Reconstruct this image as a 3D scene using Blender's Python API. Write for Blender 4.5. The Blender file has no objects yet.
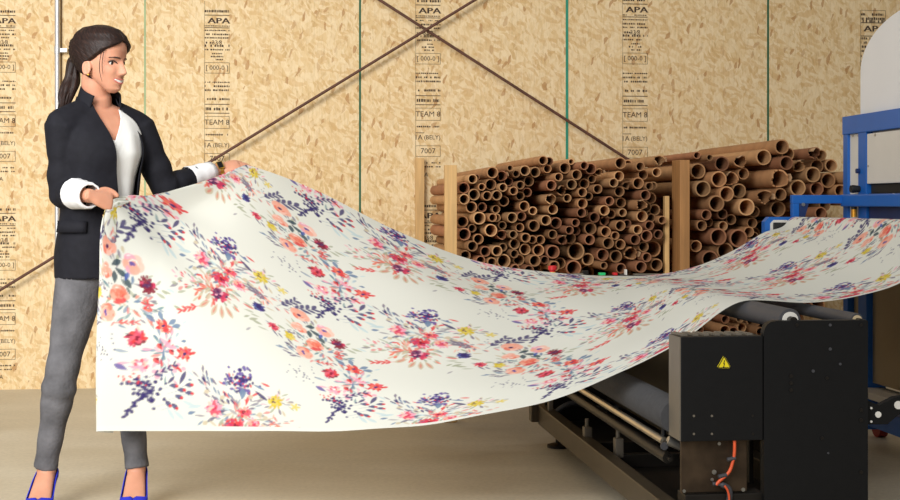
import bpy, bmesh, math, random
import numpy as np
from mathutils import Vector, Matrix

random.seed(7)
rng = np.random.default_rng(11)
scene = bpy.context.scene
COL = scene.collection
PI = math.pi
FPX, CX, HY, CAMH = 1360.0, 450.0, 205.0, 1.06   # focal length in px, centre column, horizon row, camera height
MA = math.radians(7.0)      # yaw of the machines
WA = math.radians(6.4)      # yaw of the back wall and the racks


def at(px, py, Y):
    return Vector(((px - CX) * Y / FPX, Y, CAMH - (py - HY) * Y / FPX))


class Frame:
    """A place with its own axes: x to the right, y away, z up."""
    def __init__(s, origin, ang):
        s.o = Vector((origin[0], origin[1], 0)); s.a = ang
        s.e = Vector((math.cos(ang), math.sin(ang), 0)); s.d = Vector((-math.sin(ang), math.cos(ang), 0))

    def loc(s, w):
        r = Vector(w) - s.o
        return Vector((r.dot(s.e), r.dot(s.d), r.z))

    def world(s, l):
        return s.o + s.e * l[0] + s.d * l[1] + Vector((0, 0, l[2]))

    def _ray(s, px, py):
        c = s.loc((0, 0, CAMH)); v = Vector(((px - CX) / FPX, 1, (HY - py) / FPX))
        return c, Vector((v.dot(s.e), v.dot(s.d), v.z))

    def py(s, px, py, y):
        c, v = s._ray(px, py); k = (y - c.y) / v.y
        return c.x + v.x * k, c.z + v.z * k

    def px(s, px, py, x):
        c, v = s._ray(px, py); k = (x - c.x) / v.x
        return c.y + v.y * k, c.z + v.z * k


# ------------------------------------------------------------------ materials
def new_mat(name):
    m = bpy.data.materials.new(name); m.use_nodes = True
    nt = m.node_tree
    return m, nt, nt.nodes['Principled BSDF']


def lin(r, g, b):
    f = lambda c: (c / 255 / 12.92) if c / 255 <= .04045 else ((c / 255 + .055) / 1.055) ** 2.4
    return (f(r), f(g), f(b), 1)


def N(nt, t, **kw):
    n = nt.nodes.new(t)
    for k, v in kw.items():
        if k in n.inputs: n.inputs[k].default_value = v
        else: setattr(n, k, v)
    return n


def ramp(nt, stops, interp='LINEAR'):
    n = nt.nodes.new('ShaderNodeValToRGB'); cr = n.color_ramp; cr.interpolation = interp
    while len(cr.elements) < len(stops): cr.elements.new(.5)
    for e, (p, c) in zip(cr.elements, stops): e.position = p; e.color = c
    return n


def simple(name, rgb, rough=.5, metal=0, noise=.12, nscale=12, bump=0, bscale=60, spec=.5):
    m, nt, b = new_mat(name)
    c = lin(*rgb)
    tc = N(nt, 'ShaderNodeTexCoord'); n = N(nt, 'ShaderNodeTexNoise', Scale=nscale, Detail=5.0)
    nt.links.new(tc.outputs['Object'], n.inputs['Vector'])
    lo = tuple(x * (1 - noise) for x in c[:3]) + (1,); hi = tuple(min(1, x * (1 + noise)) for x in c[:3]) + (1,)
    r = ramp(nt, [(.3, lo), (.7, hi)])
    nt.links.new(n.outputs['Fac'], r.inputs['Fac']); nt.links.new(r.outputs['Color'], b.inputs['Base Color'])
    b.inputs['Roughness'].default_value = rough; b.inputs['Metallic'].default_value = metal
    b.inputs['Specular IOR Level'].default_value = spec
    if bump:
        n2 = N(nt, 'ShaderNodeTexNoise', Scale=bscale, Detail=4.0); nt.links.new(tc.outputs['Object'], n2.inputs['Vector'])
        bp = N(nt, 'ShaderNodeBump', Strength=bump, Distance=.01)
        nt.links.new(n2.outputs['Fac'], bp.inputs['Height']); nt.links.new(bp.outputs['Normal'], b.inputs['Normal'])
    return m


def osb_material():
    m, nt, b = new_mat('oriented strand board')
    tc = N(nt, 'ShaderNodeTexCoord')
    warp = N(nt, 'ShaderNodeTexNoise', Scale=7.0, Detail=3.0)
    nt.links.new(tc.outputs['Object'], warp.inputs['Vector'])
    prev = None
    mixed = None
    specs = [(.45, (62, 62, 21), .10), (-.55, (52, 52, 18), .12), (1.1, (58, 58, 22), .10), (-.25, (70, 70, 26), .08)]
    for k, (rot, sc, wd) in enumerate(specs):
        mp = N(nt, 'ShaderNodeMapping')
        mp.inputs['Rotation'].default_value = (0, rot, 0); mp.inputs['Location'].default_value = (k * 3.1, 0, k * 1.7)
        nt.links.new(tc.outputs['Object'], mp.inputs['Vector'])
        add = N(nt, 'ShaderNodeVectorMath', operation='MULTIPLY_ADD')
        nt.links.new(warp.outputs['Color'], add.inputs[0]); add.inputs[1].default_value = (wd, wd, wd)
        nt.links.new(mp.outputs['Vector'], add.inputs[2])
        sm = N(nt, 'ShaderNodeVectorMath', operation='MULTIPLY'); sm.inputs[1].default_value = (sc[0], 0, sc[2])
        nt.links.new(add.outputs[0], sm.inputs[0])
        v = N(nt, 'ShaderNodeTexVoronoi', Scale=1.0); nt.links.new(sm.outputs[0], v.inputs['Vector'])
        sep = N(nt, 'ShaderNodeSeparateColor'); nt.links.new(v.outputs['Color'], sep.inputs['Color'])
        if k == 0:
            r = ramp(nt, [(0, lin(206, 172, 120)), (.15, lin(220, 190, 140)), (.6, lin(227, 200, 154)), (1, lin(234, 210, 168))])
            nt.links.new(sep.outputs[0], r.inputs['Fac']); mixed = r.outputs['Color']
        else:
            stops = [[(.0, (0, 0, 0, 1)), (.5, (0, 0, 0, 1)), (.75, (1, 1, 1, 1))],
                     [(.0, (0, 0, 0, 1)), (.68, (0, 0, 0, 1)), (.9, (1, 1, 1, 1))],
                     [(.0, (0, 0, 0, 1)), (.955, (0, 0, 0, 1)), (.985, (1, 1, 1, 1))]][k - 1]
            colr = [lin(234, 211, 170), lin(206, 168, 112), lin(172, 124, 72)][k - 1]
            msk = ramp(nt, stops); nt.links.new(sep.outputs[1], msk.inputs['Fac'])
            edge = N(nt, 'ShaderNodeMath', operation='MULTIPLY'); edge.inputs[1].default_value = [.6, .55, .7][k - 1]
            nt.links.new(msk.outputs['Color'], edge.inputs[0])
            mx = N(nt, 'ShaderNodeMix', data_type='RGBA'); nt.links.new(edge.outputs[0], mx.inputs[0])
            nt.links.new(mixed, mx.inputs[6]); mx.inputs[7].default_value = colr
            mixed = mx.outputs[2]
    # fine grain streaks
    mp = N(nt, 'ShaderNodeMapping'); mp.inputs['Scale'].default_value = (90, 1, 14); nt.links.new(tc.outputs['Object'], mp.inputs['Vector'])
    gn = N(nt, 'ShaderNodeTexNoise', Scale=1.0, Detail=6.0, Roughness=.65); nt.links.new(mp.outputs['Vector'], gn.inputs['Vector'])
    gr = ramp(nt, [(.28, (.72, .66, .58, 1)), (.5, (1, 1, 1, 1)), (.8, (1.0, 1.0, 1.0, 1))])
    nt.links.new(gn.outputs['Fac'], gr.inputs['Fac'])
    mx = N(nt, 'ShaderNodeMix', data_type='RGBA', blend_type='MULTIPLY'); mx.inputs[0].default_value = .75
    nt.links.new(mixed, mx.inputs[6]); nt.links.new(gr.outputs['Color'], mx.inputs[7])
    # dark resin flecks
    mp2 = N(nt, 'ShaderNodeMapping'); mp2.inputs['Scale'].default_value = (30, 1, 16); mp2.inputs['Rotation'].default_value = (0, .3, 0)
    nt.links.new(tc.outputs['Object'], mp2.inputs['Vector'])
    fn = N(nt, 'ShaderNodeTexNoise', Scale=1.0, Detail=3.0); nt.links.new(mp2.outputs['Vector'], fn.inputs['Vector'])
    fr = ramp(nt, [(.68, (0, 0, 0, 1)), (.78, (.8, .8, .8, 1))]); nt.links.new(fn.outputs['Fac'], fr.inputs['Fac'])
    mx2 = N(nt, 'ShaderNodeMix', data_type='RGBA'); nt.links.new(fr.outputs['Color'], mx2.inputs[0])
    nt.links.new(mx.outputs[2], mx2.inputs[6]); mx2.inputs[7].default_value = lin(150, 102, 56)
    nt.links.new(mx2.outputs[2], b.inputs['Base Color'])
    b.inputs['Roughness'].default_value = .7; b.inputs['Specular IOR Level'].default_value = .25
    bp = N(nt, 'ShaderNodeBump', Strength=.25, Distance=.004); nt.links.new(gn.outputs['Fac'], bp.inputs['Height'])
    nt.links.new(bp.outputs['Normal'], b.inputs['Normal'])
    return m


def concrete_material():
    m, nt, b = new_mat('worn concrete')
    tc = N(nt, 'ShaderNodeTexCoord')
    n1 = N(nt, 'ShaderNodeTexNoise', Scale=1.3, Detail=8.0, Roughness=.6); n2 = N(nt, 'ShaderNodeTexNoise', Scale=55.0, Detail=3.0)
    mp = N(nt, 'ShaderNodeMapping'); mp.inputs['Scale'].default_value = (1, 2.2, 1)
    nt.links.new(tc.outputs['Object'], mp.inputs['Vector']); nt.links.new(mp.outputs['Vector'], n1.inputs['Vector'])
    nt.links.new(tc.outputs['Object'], n2.inputs['Vector'])
    r = ramp(nt, [(.25, lin(178, 168, 146)), (.5, lin(196, 186, 164)), (.75, lin(210, 201, 180))])
    nt.links.new(n1.outputs['Fac'], r.inputs['Fac'])
    r2 = ramp(nt, [(.3, (.9, .9, .9, 1)), (.7, (1.05, 1.05, 1.05, 1))]); nt.links.new(n2.outputs['Fac'], r2.inputs['Fac'])
    mx = N(nt, 'ShaderNodeMix', data_type='RGBA', blend_type='MULTIPLY'); mx.inputs[0].default_value = 1
    nt.links.new(r.outputs['Color'], mx.inputs[6]); nt.links.new(r2.outputs['Color'], mx.inputs[7])
    nt.links.new(mx.outputs[2], b.inputs['Base Color'])
    rr = ramp(nt, [(.3, (.38, .38, .38, 1)), (.7, (.6, .6, .6, 1))]); nt.links.new(n1.outputs['Fac'], rr.inputs['Fac'])
    nt.links.new(rr.outputs['Color'], b.inputs['Roughness'])
    return m


def wood_material(name, rgb):
    m, nt, b = new_mat(name)
    tc = N(nt, 'ShaderNodeTexCoord'); mp = N(nt, 'ShaderNodeMapping'); mp.inputs['Scale'].default_value = (28, 28, 2.2)
    nt.links.new(tc.outputs['Object'], mp.inputs['Vector'])
    n = N(nt, 'ShaderNodeTexNoise', Scale=1.5, Detail=6.0); nt.links.new(mp.outputs['Vector'], n.inputs['Vector'])
    c = lin(*rgb); r = ramp(nt, [(.3, tuple(x * .72 for x in c[:3]) + (1,)), (.6, c), (.8, tuple(min(1, x * 1.15) for x in c[:3]) + (1,))])
    nt.links.new(n.outputs['Fac'], r.inputs['Fac']); nt.links.new(r.outputs['Color'], b.inputs['Base Color'])
    b.inputs['Roughness'].default_value = .65
    return m


def card_material(name, rgb):
    """Spiral-wound cardboard: object z runs along the tube."""
    m, nt, b = new_mat(name)
    tc = N(nt, 'ShaderNodeTexCoord'); oi = N(nt, 'ShaderNodeObjectInfo')
    w = N(nt, 'ShaderNodeTexNoise', Scale=9.0, Detail=6.0); nt.links.new(tc.outputs['Object'], w.inputs['Vector'])
    c = lin(*rgb); r = ramp(nt, [(.3, tuple(x * .78 for x in c[:3]) + (1,)), (.7, tuple(min(1, x * 1.12) for x in c[:3]) + (1,))])
    nt.links.new(w.outputs['Fac'], r.inputs['Fac'])
    hs = N(nt, 'ShaderNodeHueSaturation'); mr = N(nt, 'ShaderNodeMapRange'); mr.inputs[3].default_value = .62; mr.inputs[4].default_value = 1.2
    nt.links.new(oi.outputs['Random'], mr.inputs[0]); nt.links.new(mr.outputs[0], hs.inputs['Value']); nt.links.new(r.outputs['Color'], hs.inputs['Color'])
    nt.links.new(hs.outputs['Color'], b.inputs['Base Color']); b.inputs['Roughness'].default_value = .75
    b.inputs['Specular IOR Level'].default_value = .25
    return m


M = dict(
    osb=osb_material(), floor=concrete_material(),
    ink=simple('stamp ink', (66, 50, 38), .9), teal=simple('teal edge paint', (40, 138, 110), .7), paleg=simple('pale green edge paint', (150, 172, 128), .7),
    dkgreen=simple('dark green edge paint', (34, 92, 62), .7), gap=simple('dark panel gap', (120, 92, 60), .8),
    conduit=simple('galvanised conduit', (205, 205, 205), .35, .6), rust=simple('rusty rod', (94, 60, 46), .6, .2, .25, 30),
    lumber=wood_material('pine lumber', (214, 172, 112)), oldlumber=wood_material('weathered lumber', (176, 126, 74)),
    card=card_material('brown cardboard', (182, 134, 92)), cardred=card_material('red brown cardboard', (164, 112, 80)),
    cardlite=card_material('tan cardboard', (200, 154, 108)), paper=simple('torn paper', (176, 140, 104), .8, 0, .2, 40),
    black=simple('black powder coat', (19, 19, 20), .5, 0, .08, 30, .05, 300, .25), boxside=simple('lit bronze sheet', (116, 108, 96), .5, .2, .12, 8),  # the bronze is lightened to paint in light on the box's side
    brown=simple('burnt steel plate', (76, 62, 48), .45, .7, .4, 14), beam=simple('bronze painted beam', (76, 66, 51), .4, .4, .12, 10),
    darkm=simple('dark machine steel', (38, 34, 30), .45, .5), felt=simple('grey felt', (66, 66, 68), .95, 0, .1, 60, .2, 400),
    rubber=simple('dark rubber roller', (66, 66, 70), .55), chrome=simple('satin steel', (200, 190, 172), .28, .9),
    steel=simple('bolt steel', (170, 168, 162), .3, .85), whiteplastic=simple('white plastic', (225, 222, 214), .5),
    yellow=simple('warning yellow', (232, 212, 30), .45, 0, .03), sign=simple('sign black', (22, 22, 20), .6),
    orange=simple('orange conduit', (226, 92, 50), .45), red=simple('red plastic', (206, 38, 44), .35), green=simple('green plastic', (40, 190, 110), .4),
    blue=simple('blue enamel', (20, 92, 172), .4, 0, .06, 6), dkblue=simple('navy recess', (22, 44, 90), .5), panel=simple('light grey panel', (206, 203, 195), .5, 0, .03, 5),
    hood=simple('white hood', (222, 224, 226), .45, 0, .02, 4), core=simple('beige roller wrap', (196, 176, 140), .8), brass=simple('brass', (214, 150, 48), .3, .6),
    wheelred=simple('red wheel', (140, 34, 26), .5),
    wallshade=simple('shaded wall brown', (150, 134, 106), .55, 0, .06, 4),  # shadow on the wall under the press, put into the colour
    blazer=simple('black suiting', (27, 27, 33), .8, 0, .15, 40, .15, 30, .2), satin=simple('navy satin facing', (28, 32, 58), .5),
    blouse=simple('white crepe', (226, 226, 222), .8, 0, .03, 10), cuff=simple('white cotton', (236, 236, 236), .8, 0, .03, 10, .2, 40),
    jeans=simple('grey denim', (98, 97, 100), .85, 0, .3, 14, .3, 90, .2), suede=simple('cobalt suede', (34, 44, 190), .7, 0, .1),
    gold=simple('gold', (226, 184, 84), .25, .9), glassblk=simple('black watch glass', (12, 12, 14), .15),
    lash=simple('lash', (30, 20, 18), .7), lips=simple('rose lips', (198, 112, 102), .45), teeth=simple('teeth', (245, 240, 232), .35),
    eyewhite=simple('eye white', (225, 220, 215), .3), iris=simple('dark iris', (50, 32, 24), .2), brow=simple('brow hair', (58, 38, 28), .8),
)


def skin_material():
    m, nt, b = new_mat('skin')
    tc = N(nt, 'ShaderNodeTexCoord'); n = N(nt, 'ShaderNodeTexNoise', Scale=14.0, Detail=4.0); nt.links.new(tc.outputs['Object'], n.inputs['Vector'])
    r = ramp(nt, [(.3, lin(194, 136, 108)), (.7, lin(210, 152, 124))]); nt.links.new(n.outputs['Fac'], r.inputs['Fac'])
    nt.links.new(r.outputs['Color'], b.inputs['Base Color']); b.inputs['Roughness'].default_value = .5
    b.inputs['Subsurface Weight'].default_value = .12; b.inputs['Subsurface Radius'].default_value = (.01, .004, .002); b.inputs['Subsurface Scale'].default_value = .5
    b.inputs['Specular IOR Level'].default_value = .35
    return m


def hair_material():
    m, nt, b = new_mat('dark brown hair')
    at_ = N(nt, 'ShaderNodeAttribute', attribute_name='strand'); n = N(nt, 'ShaderNodeTexNoise', Scale=1.0, Detail=4.0)
    nt.links.new(at_.outputs['Vector'], n.inputs['Vector'])
    r = ramp(nt, [(.3, lin(20, 12, 10)), (.55, lin(40, 25, 20)), (.78, lin(76, 48, 36))]); nt.links.new(n.outputs['Fac'], r.inputs['Fac'])
    nt.links.new(r.outputs['Color'], b.inputs['Base Color']); b.inputs['Roughness'].default_value = .5; b.inputs['Specular IOR Level'].default_value = .3
    bp = N(nt, 'ShaderNodeBump', Strength=.5, Distance=.004); nt.links.new(n.outputs['Fac'], bp.inputs['Height']); nt.links.new(bp.outputs['Normal'], b.inputs['Normal'])
    return m


M['skin'] = skin_material(); M['hair'] = hair_material()


# ------------------------------------------------------------------ object helpers
def tag(o, label=None, cat=None, group=None, kind=None):
    if label: o['label'] = label
    if cat: o['category'] = cat
    if group: o['group'] = group
    if kind: o['kind'] = kind
    return o


def empty(name, loc, rz=0):
    o = bpy.data.objects.new(name, None); COL.objects.link(o); o.location = loc; o.rotation_euler = (0, 0, rz); o.empty_display_size = .1
    return o


def obj(name, mesh, mat, parent=None, smooth=False):
    if isinstance(mesh, bmesh.types.BMesh):
        me = bpy.data.meshes.new(name); bmesh.ops.recalc_face_normals(mesh, faces=mesh.faces[:]); mesh.to_mesh(me); mesh.free()
    else: me = mesh
    o = bpy.data.objects.new(name, me); COL.objects.link(o)
    if mat and not me.materials: me.materials.append(mat)
    if smooth:
        me.polygons.foreach_set('use_smooth', [True] * len(me.polygons))
        if smooth != 'all': me.set_sharp_from_angle(angle=math.radians(40))
    if parent: o.parent = parent
    return o


def BM(): return bmesh.new()


def box(bm, lo, hi, bev=0):
    r = bmesh.ops.create_cube(bm, size=1)
    vs = r['verts']
    for v in vs:
        v.co = Vector([lo[k] + (v.co[k] + .5) * (hi[k] - lo[k]) for k in range(3)])
    if bev:
        es = list({e for v in vs for e in v.link_edges})
        bmesh.ops.bevel(bm, geom=es, offset=bev, segments=2, affect='EDGES', profile=.6)
    return bm


def loft(bm, rings, cap=True, closed=True):
    vs = [[bm.verts.new(p) for p in r] for r in rings]
    n = len(rings[0])
    for a, b in zip(vs, vs[1:]):
        for k in range(n if closed else n - 1):
            bm.faces.new((a[k], a[(k + 1) % n], b[(k + 1) % n], b[k]))
    if cap and closed:
        bm.faces.new(vs[0][::-1]); bm.faces.new(vs[-1])
    return vs


def basis(d, up=Vector((0, 0, 1))):
    d = d.normalized()
    if abs(d.dot(up)) > .97: up = Vector((1, 0, 0))
    u = d.cross(up).normalized(); v = u.cross(d).normalized()
    return u, v


def tube(bm, pts, rad, n=12, cap=True):
    pts = [Vector(p) for p in pts]
    if not hasattr(rad, '__len__'): rad = [rad] * len(pts)
    rings = []; u = None
    for k, p in enumerate(pts):
        d = pts[min(k + 1, len(pts) - 1)] - pts[max(k - 1, 0)]
        if u is None: u, v = basis(d)
        else:
            dd = d.normalized(); u = (u - dd * u.dot(dd)).normalized(); v = u.cross(dd).normalized() * -1
            v = dd.cross(u).normalized()
        dd = d.normalized(); v = dd.cross(u).normalized()
        r = rad[k]; ru, rv = r if hasattr(r, '__len__') else (r, r)
        rings.append([p + u * math.cos(2 * PI * t / n) * ru + v * math.sin(2 * PI * t / n) * rv for t in range(n)])
    loft(bm, rings, cap)
    return bm


def prism(bm, poly, axis, a, b):
    """Extrude a polygon given in the two other axes along axis (0, 1 or 2) from a to b."""
    def P(q, t):
        if axis == 0: return (t, q[0], q[1])
        if axis == 1: return (q[0], t, q[1])
        return (q[0], q[1], t)
    A = [bm.verts.new(P(q, a)) for q in poly]; B = [bm.verts.new(P(q, b)) for q in poly]
    n = len(poly)
    for k in range(n): bm.faces.new((A[k], A[(k + 1) % n], B[(k + 1) % n], B[k]))
    bm.faces.new(A); bm.faces.new(B)
    return bm


def smooth_path(pts, n=8):
    pts = [Vector(p) for p in pts]; out = []
    for k in range(len(pts) - 1):
        p0, p1, p2, p3 = pts[max(k - 1, 0)], pts[k], pts[k + 1], pts[min(k + 2, len(pts) - 1)]
        for j in range(n):
            t = j / n
            out.append(.5 * ((2 * p1) + (p2 - p0) * t + (2 * p0 - 5 * p1 + 4 * p2 - p3) * t * t + (3 * p1 - p0 - 3 * p2 + p3) * t ** 3))
    out.append(pts[-1])
    return out


# ------------------------------------------------------------------ the setting
wall_o = at(20, 389.4, CAMH * FPX / 184.4)
WF = Frame((wall_o.x, wall_o.y), WA)            # wall plane is y = 0


def onwall(px, py, off=0):
    x, z = WF.py(px, py, -off); return x, z


fl = obj('floor', box(BM(), (-7, -4, -.1), (9, 10.5, 0)), M['floor']); tag(fl, 'bare beige concrete floor of the workshop', 'floor', kind='structure')
wall = empty('wall_back', (WF.o.x, WF.o.y, 0), WA)
tag(wall, 'strand board wall behind the racks with printed stamps', 'wall', kind='structure')
WH = 4.2
seams = [(-155, 'gap'), (61.5, 'gap'), (145, 'paleg'), (360, 'dkgreen'), (567, 'teal'), (768, 'dkgreen'), (962, 'dkgreen')]
obj('board_panel', box(BM(), (-3.2, 0, 0), (6.5, .06, WH)), M['osb'], wall)
for px, mk in seams:
    x, _ = onwall(px, 200); w = {'gap': .004, 'paleg': .005, 'dkgreen': .006, 'teal': .008}[mk]
    obj('panel_seam', box(BM(), (x - w, -.0015, 0), (x + w, .004, WH)), M[mk], wall)

# printed grade stamps on the boards: text where it can be read, ruled ticks where it cannot
_txt = {}


def text_mesh(s, size):
    c = bpy.data.curves.new('t', 'FONT'); c.body = s; c.size = size; c.align_x = 'CENTER'; c.align_y = 'CENTER'; c.resolution_u = 2
    o = bpy.data.objects.new('t', c); COL.objects.link(o)
    dg = bpy.context.evaluated_depsgraph_get(); me = bpy.data.meshes.new_from_object(o.evaluated_get(dg))
    bpy.data.objects.remove(o); return me


def put_text(bm, s, x, z, size, off, sx=1.0):
    me = text_mesh(s, size); base = len(bm.verts)
    vs = [bm.verts.new((x + v.co.x * sx, -off, z + v.co.y)) for v in me.vertices]
    for p in me.polygons:
        try: bm.faces.new([vs[k] for k in p.vertices])
        except ValueError: pass


def rect(bm, x0, z0, x1, z1, off):
    bm.faces.new([bm.verts.new(p) for p in ((x0, -off, z0), (x1, -off, z0), (x1, -off, z1), (x0, -off, z1))])


def ticks(bm, x0, x1, z, h, off, r, gap=.35):
    x = x0
    while x < x1:
        w = r.uniform(.004, .011)
        if r.random() > gap * .5: rect(bm, x, z - h / 2, min(x + w, x1), z + h / 2 * r.uniform(.6, 1), off)
        x += w + r.uniform(.0025, .005)


def frame_rect(bm, x0, z0, x1, z1, off, t=.0022):
    rect(bm, x0, z0, x1, z0 + t, off); rect(bm, x0, z1 - t, x1, z1, off); rect(bm, x0, z0, x0 + t, z1, off); rect(bm, x1 - t, z0, x1, z1, off)


def stamp_block(bm, x, ztop, k, r, only=None):
    """One repeat of the printed strip; k = metres per pixel there, rows measured down from the word APA."""
    off = .0012; hw = 12.5 * k
    Z = lambda d: ztop - d * k
    def row(d, h, a=-1, b=1): ticks(bm, x + a * hw, x + b * hw, Z(d), h * k, off, r)
    row(-10, 2.6); rect(bm, x - hw, Z(-5.5), x + hw, Z(-6.2), off); rect(bm, x - hw, Z(6.5), x + hw, Z(7.2), off)
    put_text(bm, 'APA', x + 1.5 * k, Z(0), 8 * k, off, 1.5); put_text(bm, 'APA', x + 2.2 * k, Z(0), 8 * k, off + .0002, 1.5)
    if only == 'top':
        for d in (-14, -7.5, 9, 13, 17, 21, 26, 31): row(d, 2.4, -1, 1)
        frame_rect(bm, x - hw, Z(36), x + hw, Z(-18), off); return
    row(5, 1.2); row(9.5, 1.3); row(13.5, 1.8); row(17, 1.6)
    put_text(bm, '33⁄8', x, Z(22), 6 * k, off); row(22, 2.0, -.9, -.3); row(25, 2.4); row(29, 1.6)
    row(33, 1.4, -.4, .4); row(36, 1.6, -.5, .5); row(39, 1.5, -.3, .5)
    frame_rect(bm, x - hw, Z(53), x + hw, Z(42), off); put_text(bm, '[ 000-0 ]', x, Z(47.5), 6.5 * k, off)
    row(62, 1.3); row(66, 1.9); row(70, 1.9); row(79, 2.2, -.8, 1)
    rect(bm, x - hw, Z(84), x + hw, Z(84.7), off); row(89, 3.0, -.9, .9); rect(bm, x - hw, Z(93), x + hw, Z(93.7), off)
    frame_rect(bm, x - hw, Z(109), x + hw, Z(96.5), off); put_text(bm, 'TEAM 8', x, Z(102.8), 7.5 * k, off)
    row(115, 1.8, -.9, .9)
    put_text(bm, '1A', x - 9.6 * k, Z(126), 7 * k, off); put_text(bm, '(BELY)', x + 4.2 * k, Z(126), 6 * k, off); rect(bm, x - hw, Z(121), x - .3 * hw, Z(121.6), off)
    frame_rect(bm, x - hw, Z(145), x + hw, Z(134), off); put_text(bm, '7007', x, Z(139.5), 7.5 * k, off)
    row(151, 1.6); row(155, 1.4); put_text(bm, 'GA', x - 4 * k, Z(163), 6 * k, off)
    rect(bm, x - hw, Z(-20), x - hw + .0015, Z(168), off)


for px, py, only in ((3, 21, None), (217, 21, None), (428, 11, None), (635, 10, None), (873, 29, 'top')):
    x, z = onwall(px, py); x2, _ = onwall(px + 1, py); k = x2 - x
    bm = BM(); r = random.Random(px)
    stamp_block(bm, x, z, k, r, only)
    if not only:
        stamp_block(bm, x, z - 204 * k, k, r); stamp_block(bm, x, z + 204 * k, k, r)
    obj('grade_stamp', bm, M['ink'], wall)

# conduit on the wall
x, z = onwall(57, 50, .05)
pipe = empty('conduit_pipe', WF.world((x, -.045, 0)), WA)
tag(pipe, 'thin galvanised conduit running up the board wall behind the woman', 'pipe')
obj('tube', tube(BM(), [(0, 0, 0), (0, 0, 4.1)], .0135, 16), M['conduit'], pipe, True)
for py in (50, 330):
    _, zz = onwall(57, py, .05); bm = BM(); tube(bm, [(0, 0, zz - .02), (0, 0, zz + .02)], .017, 16); box(bm, (.0, .002, zz - .012), (.055, .044, zz + .012), .003)
    obj('pipe_clamp', bm, M['conduit'], pipe, True)


def brace(p, q, label, off=.06):
    """Bracing rod between two points given on a plane just off the wall."""
    a, b = onwall(*p, off), onwall(*q, off)
    A = WF.world((a[0], -off, a[1])); B = WF.world((b[0], -off, b[1])); d = B - A
    root = empty('brace_rod', A); tag(root, label, 'rod', 'crossed brace rods on the wall')
    obj('rod', tube(BM(), [(0, 0, 0), d], .0085, 10), M['rust'], root, True)
    bm = BM(); n = d.normalized()
    for t in (0, d.length - .12): tube(bm, [n * t, n * (t + .12)], .014, 8)
    for t in (.03, d.length - .03):   # stand-off that ties the rod to the wall
        c = n * t; tube(bm, [c, c + WF.d * off], .012, 8)
    obj('end_socket', bm, M['rust'], root, True)


brace((280, -64), (660, 180), 'rusty brace rod running down behind the cardboard tube rack')
brace((560, -52), (-80, 339), 'rusty brace rod passing behind the woman and the fabric', .085)

# ------------------------------------------------------------------ cardboard tubes and racks
RA = math.radians(7.3)
RF_o = at(451, 400, 6.62); RF = Frame((RF_o.x, RF_o.y), RA)
wall_y = min(RF.loc(WF.world((q, 0, 0))).y for q in (2.4, 5.5))

S1 = .2703
left_raw = [(155,102,22),(197,112,22,1),(246,106,14),(276,95,20),(322,100,20),(337,58,18),(378,58,16),(360,88,16),(212,88,12),(48,157,22),(78,133,18),(98,122,12),(155,146,22),(188,157,16),(227,135,17),(255,148,16),(302,132,20),(386,124,16),(112,157,14),(87,180,22),(133,188,18),(172,187,19),(226,170,16),(262,188,17),(292,175,18),(372,145,20),(200,206,20),(40,198,20),(78,226,22),(128,230,18),(275,228,20),(370,203,22,1),(305,243,16),(384,236,20),(180,240,16),(50,285,22),(103,268,24),(150,268,16),(180,268,16),(223,268,20),(268,262,18),(345,278,20),(310,298,22),(55,328,24),(88,310,16),(148,315,24),(190,332,20,1),(200,298,16),(258,305,17),(225,330,16),(375,330,18),(82,370,20),(105,352,20),(242,366,20),(270,342,18),(305,350,16),(340,352,18),(200,380,16),(282,387,22),(328,390,22),(380,395,26),(65,410,20),(130,395,20),(170,390,20),(234,402,16),(348,425,16),(112,425,18),(150,432,18),(195,428,26),(262,425,22),(305,425,22),(375,445,20),(235,455,16),(284,460,18),(330,458,20)]
left2 = [(65,82,22),(85,62,12),(112,78,16),(155,87,22),(188,100,16,1),(250,68,22),(325,80,18),(405,58,22,1),(95,110,20),(75,147,20),(255,115,20),(350,112,20),(403,100,18),(160,128,16),(140,140,20),(225,140,18),(47,168,22,1),(168,163,18),(330,138,22),(362,152,16),(395,150,16),(280,150,16,1),(255,172,20),(115,176,18),(140,190,16),(65,195,16),(338,188,20,2),(385,200,22),(120,215,20),(210,210,18),(272,213,20),(330,222,22,1),(370,230,22),(200,240,20),(412,238,22),(105,250,18),(137,252,16),(165,268,20),(228,256,18),(265,250,16),(338,265,22),(380,270,16),(410,275,16),(40,297,22),(95,288,16),(210,286,20,1),(155,310,24),(252,297,20),(283,292,16),(308,312,18),(350,298,18),(60,318,16),(105,320,18),(205,322,20),(237,335,16),(85,350,22),(138,348,20),(35,350,20,1),(300,348,20),(345,333,22),(392,330,18),(205,360,22),(258,367,20),(340,372,20),(105,390,34),(300,400,28,1),(392,385,32),(195,402,24),(245,412,24),(150,420,24),(342,412,18),(48,440,22),(98,448,30),(180,440,14),(320,448,22),(388,442,24),(255,455,20)]
left_t = [(450 + q[0] * S1, 145 + q[1] * S1, q[2] * S1, q[3] if len(q) > 3 else 0) for q in left_raw] + \
         [(550 + q[0] * S1, 145 + q[1] * S1, q[2] * S1, q[3] if len(q) > 3 else 0) for q in left2]
right_raw = [(152,145,30),(218,120,28),(296,112,26,1),(380,95,30),(420,62,28),(432,118,26),(135,90,14),(162,100,12),(205,178,30),(268,175,30,1),(312,155,22),(408,182,38,1),(136,210,30),(220,230,28),(292,215,28),(187,258,30),(300,275,32),(355,240,28,1),(412,225,24),(420,278,30),(152,303,20),(218,300,20),(262,320,20),(340,293,22),(145,340,20),(182,330,18),(222,350,18),(340,332,20),(205,378,32),(278,388,34),(320,365,20),(350,382,20),(132,415,22),(230,425,32),(168,460,32),(315,402,16)]
right_t = [(660 + q[0] * .28, 130 + q[1] * .28, q[2] * .28, q[3] if len(q) > 3 else 0) for q in right_raw]
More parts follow.
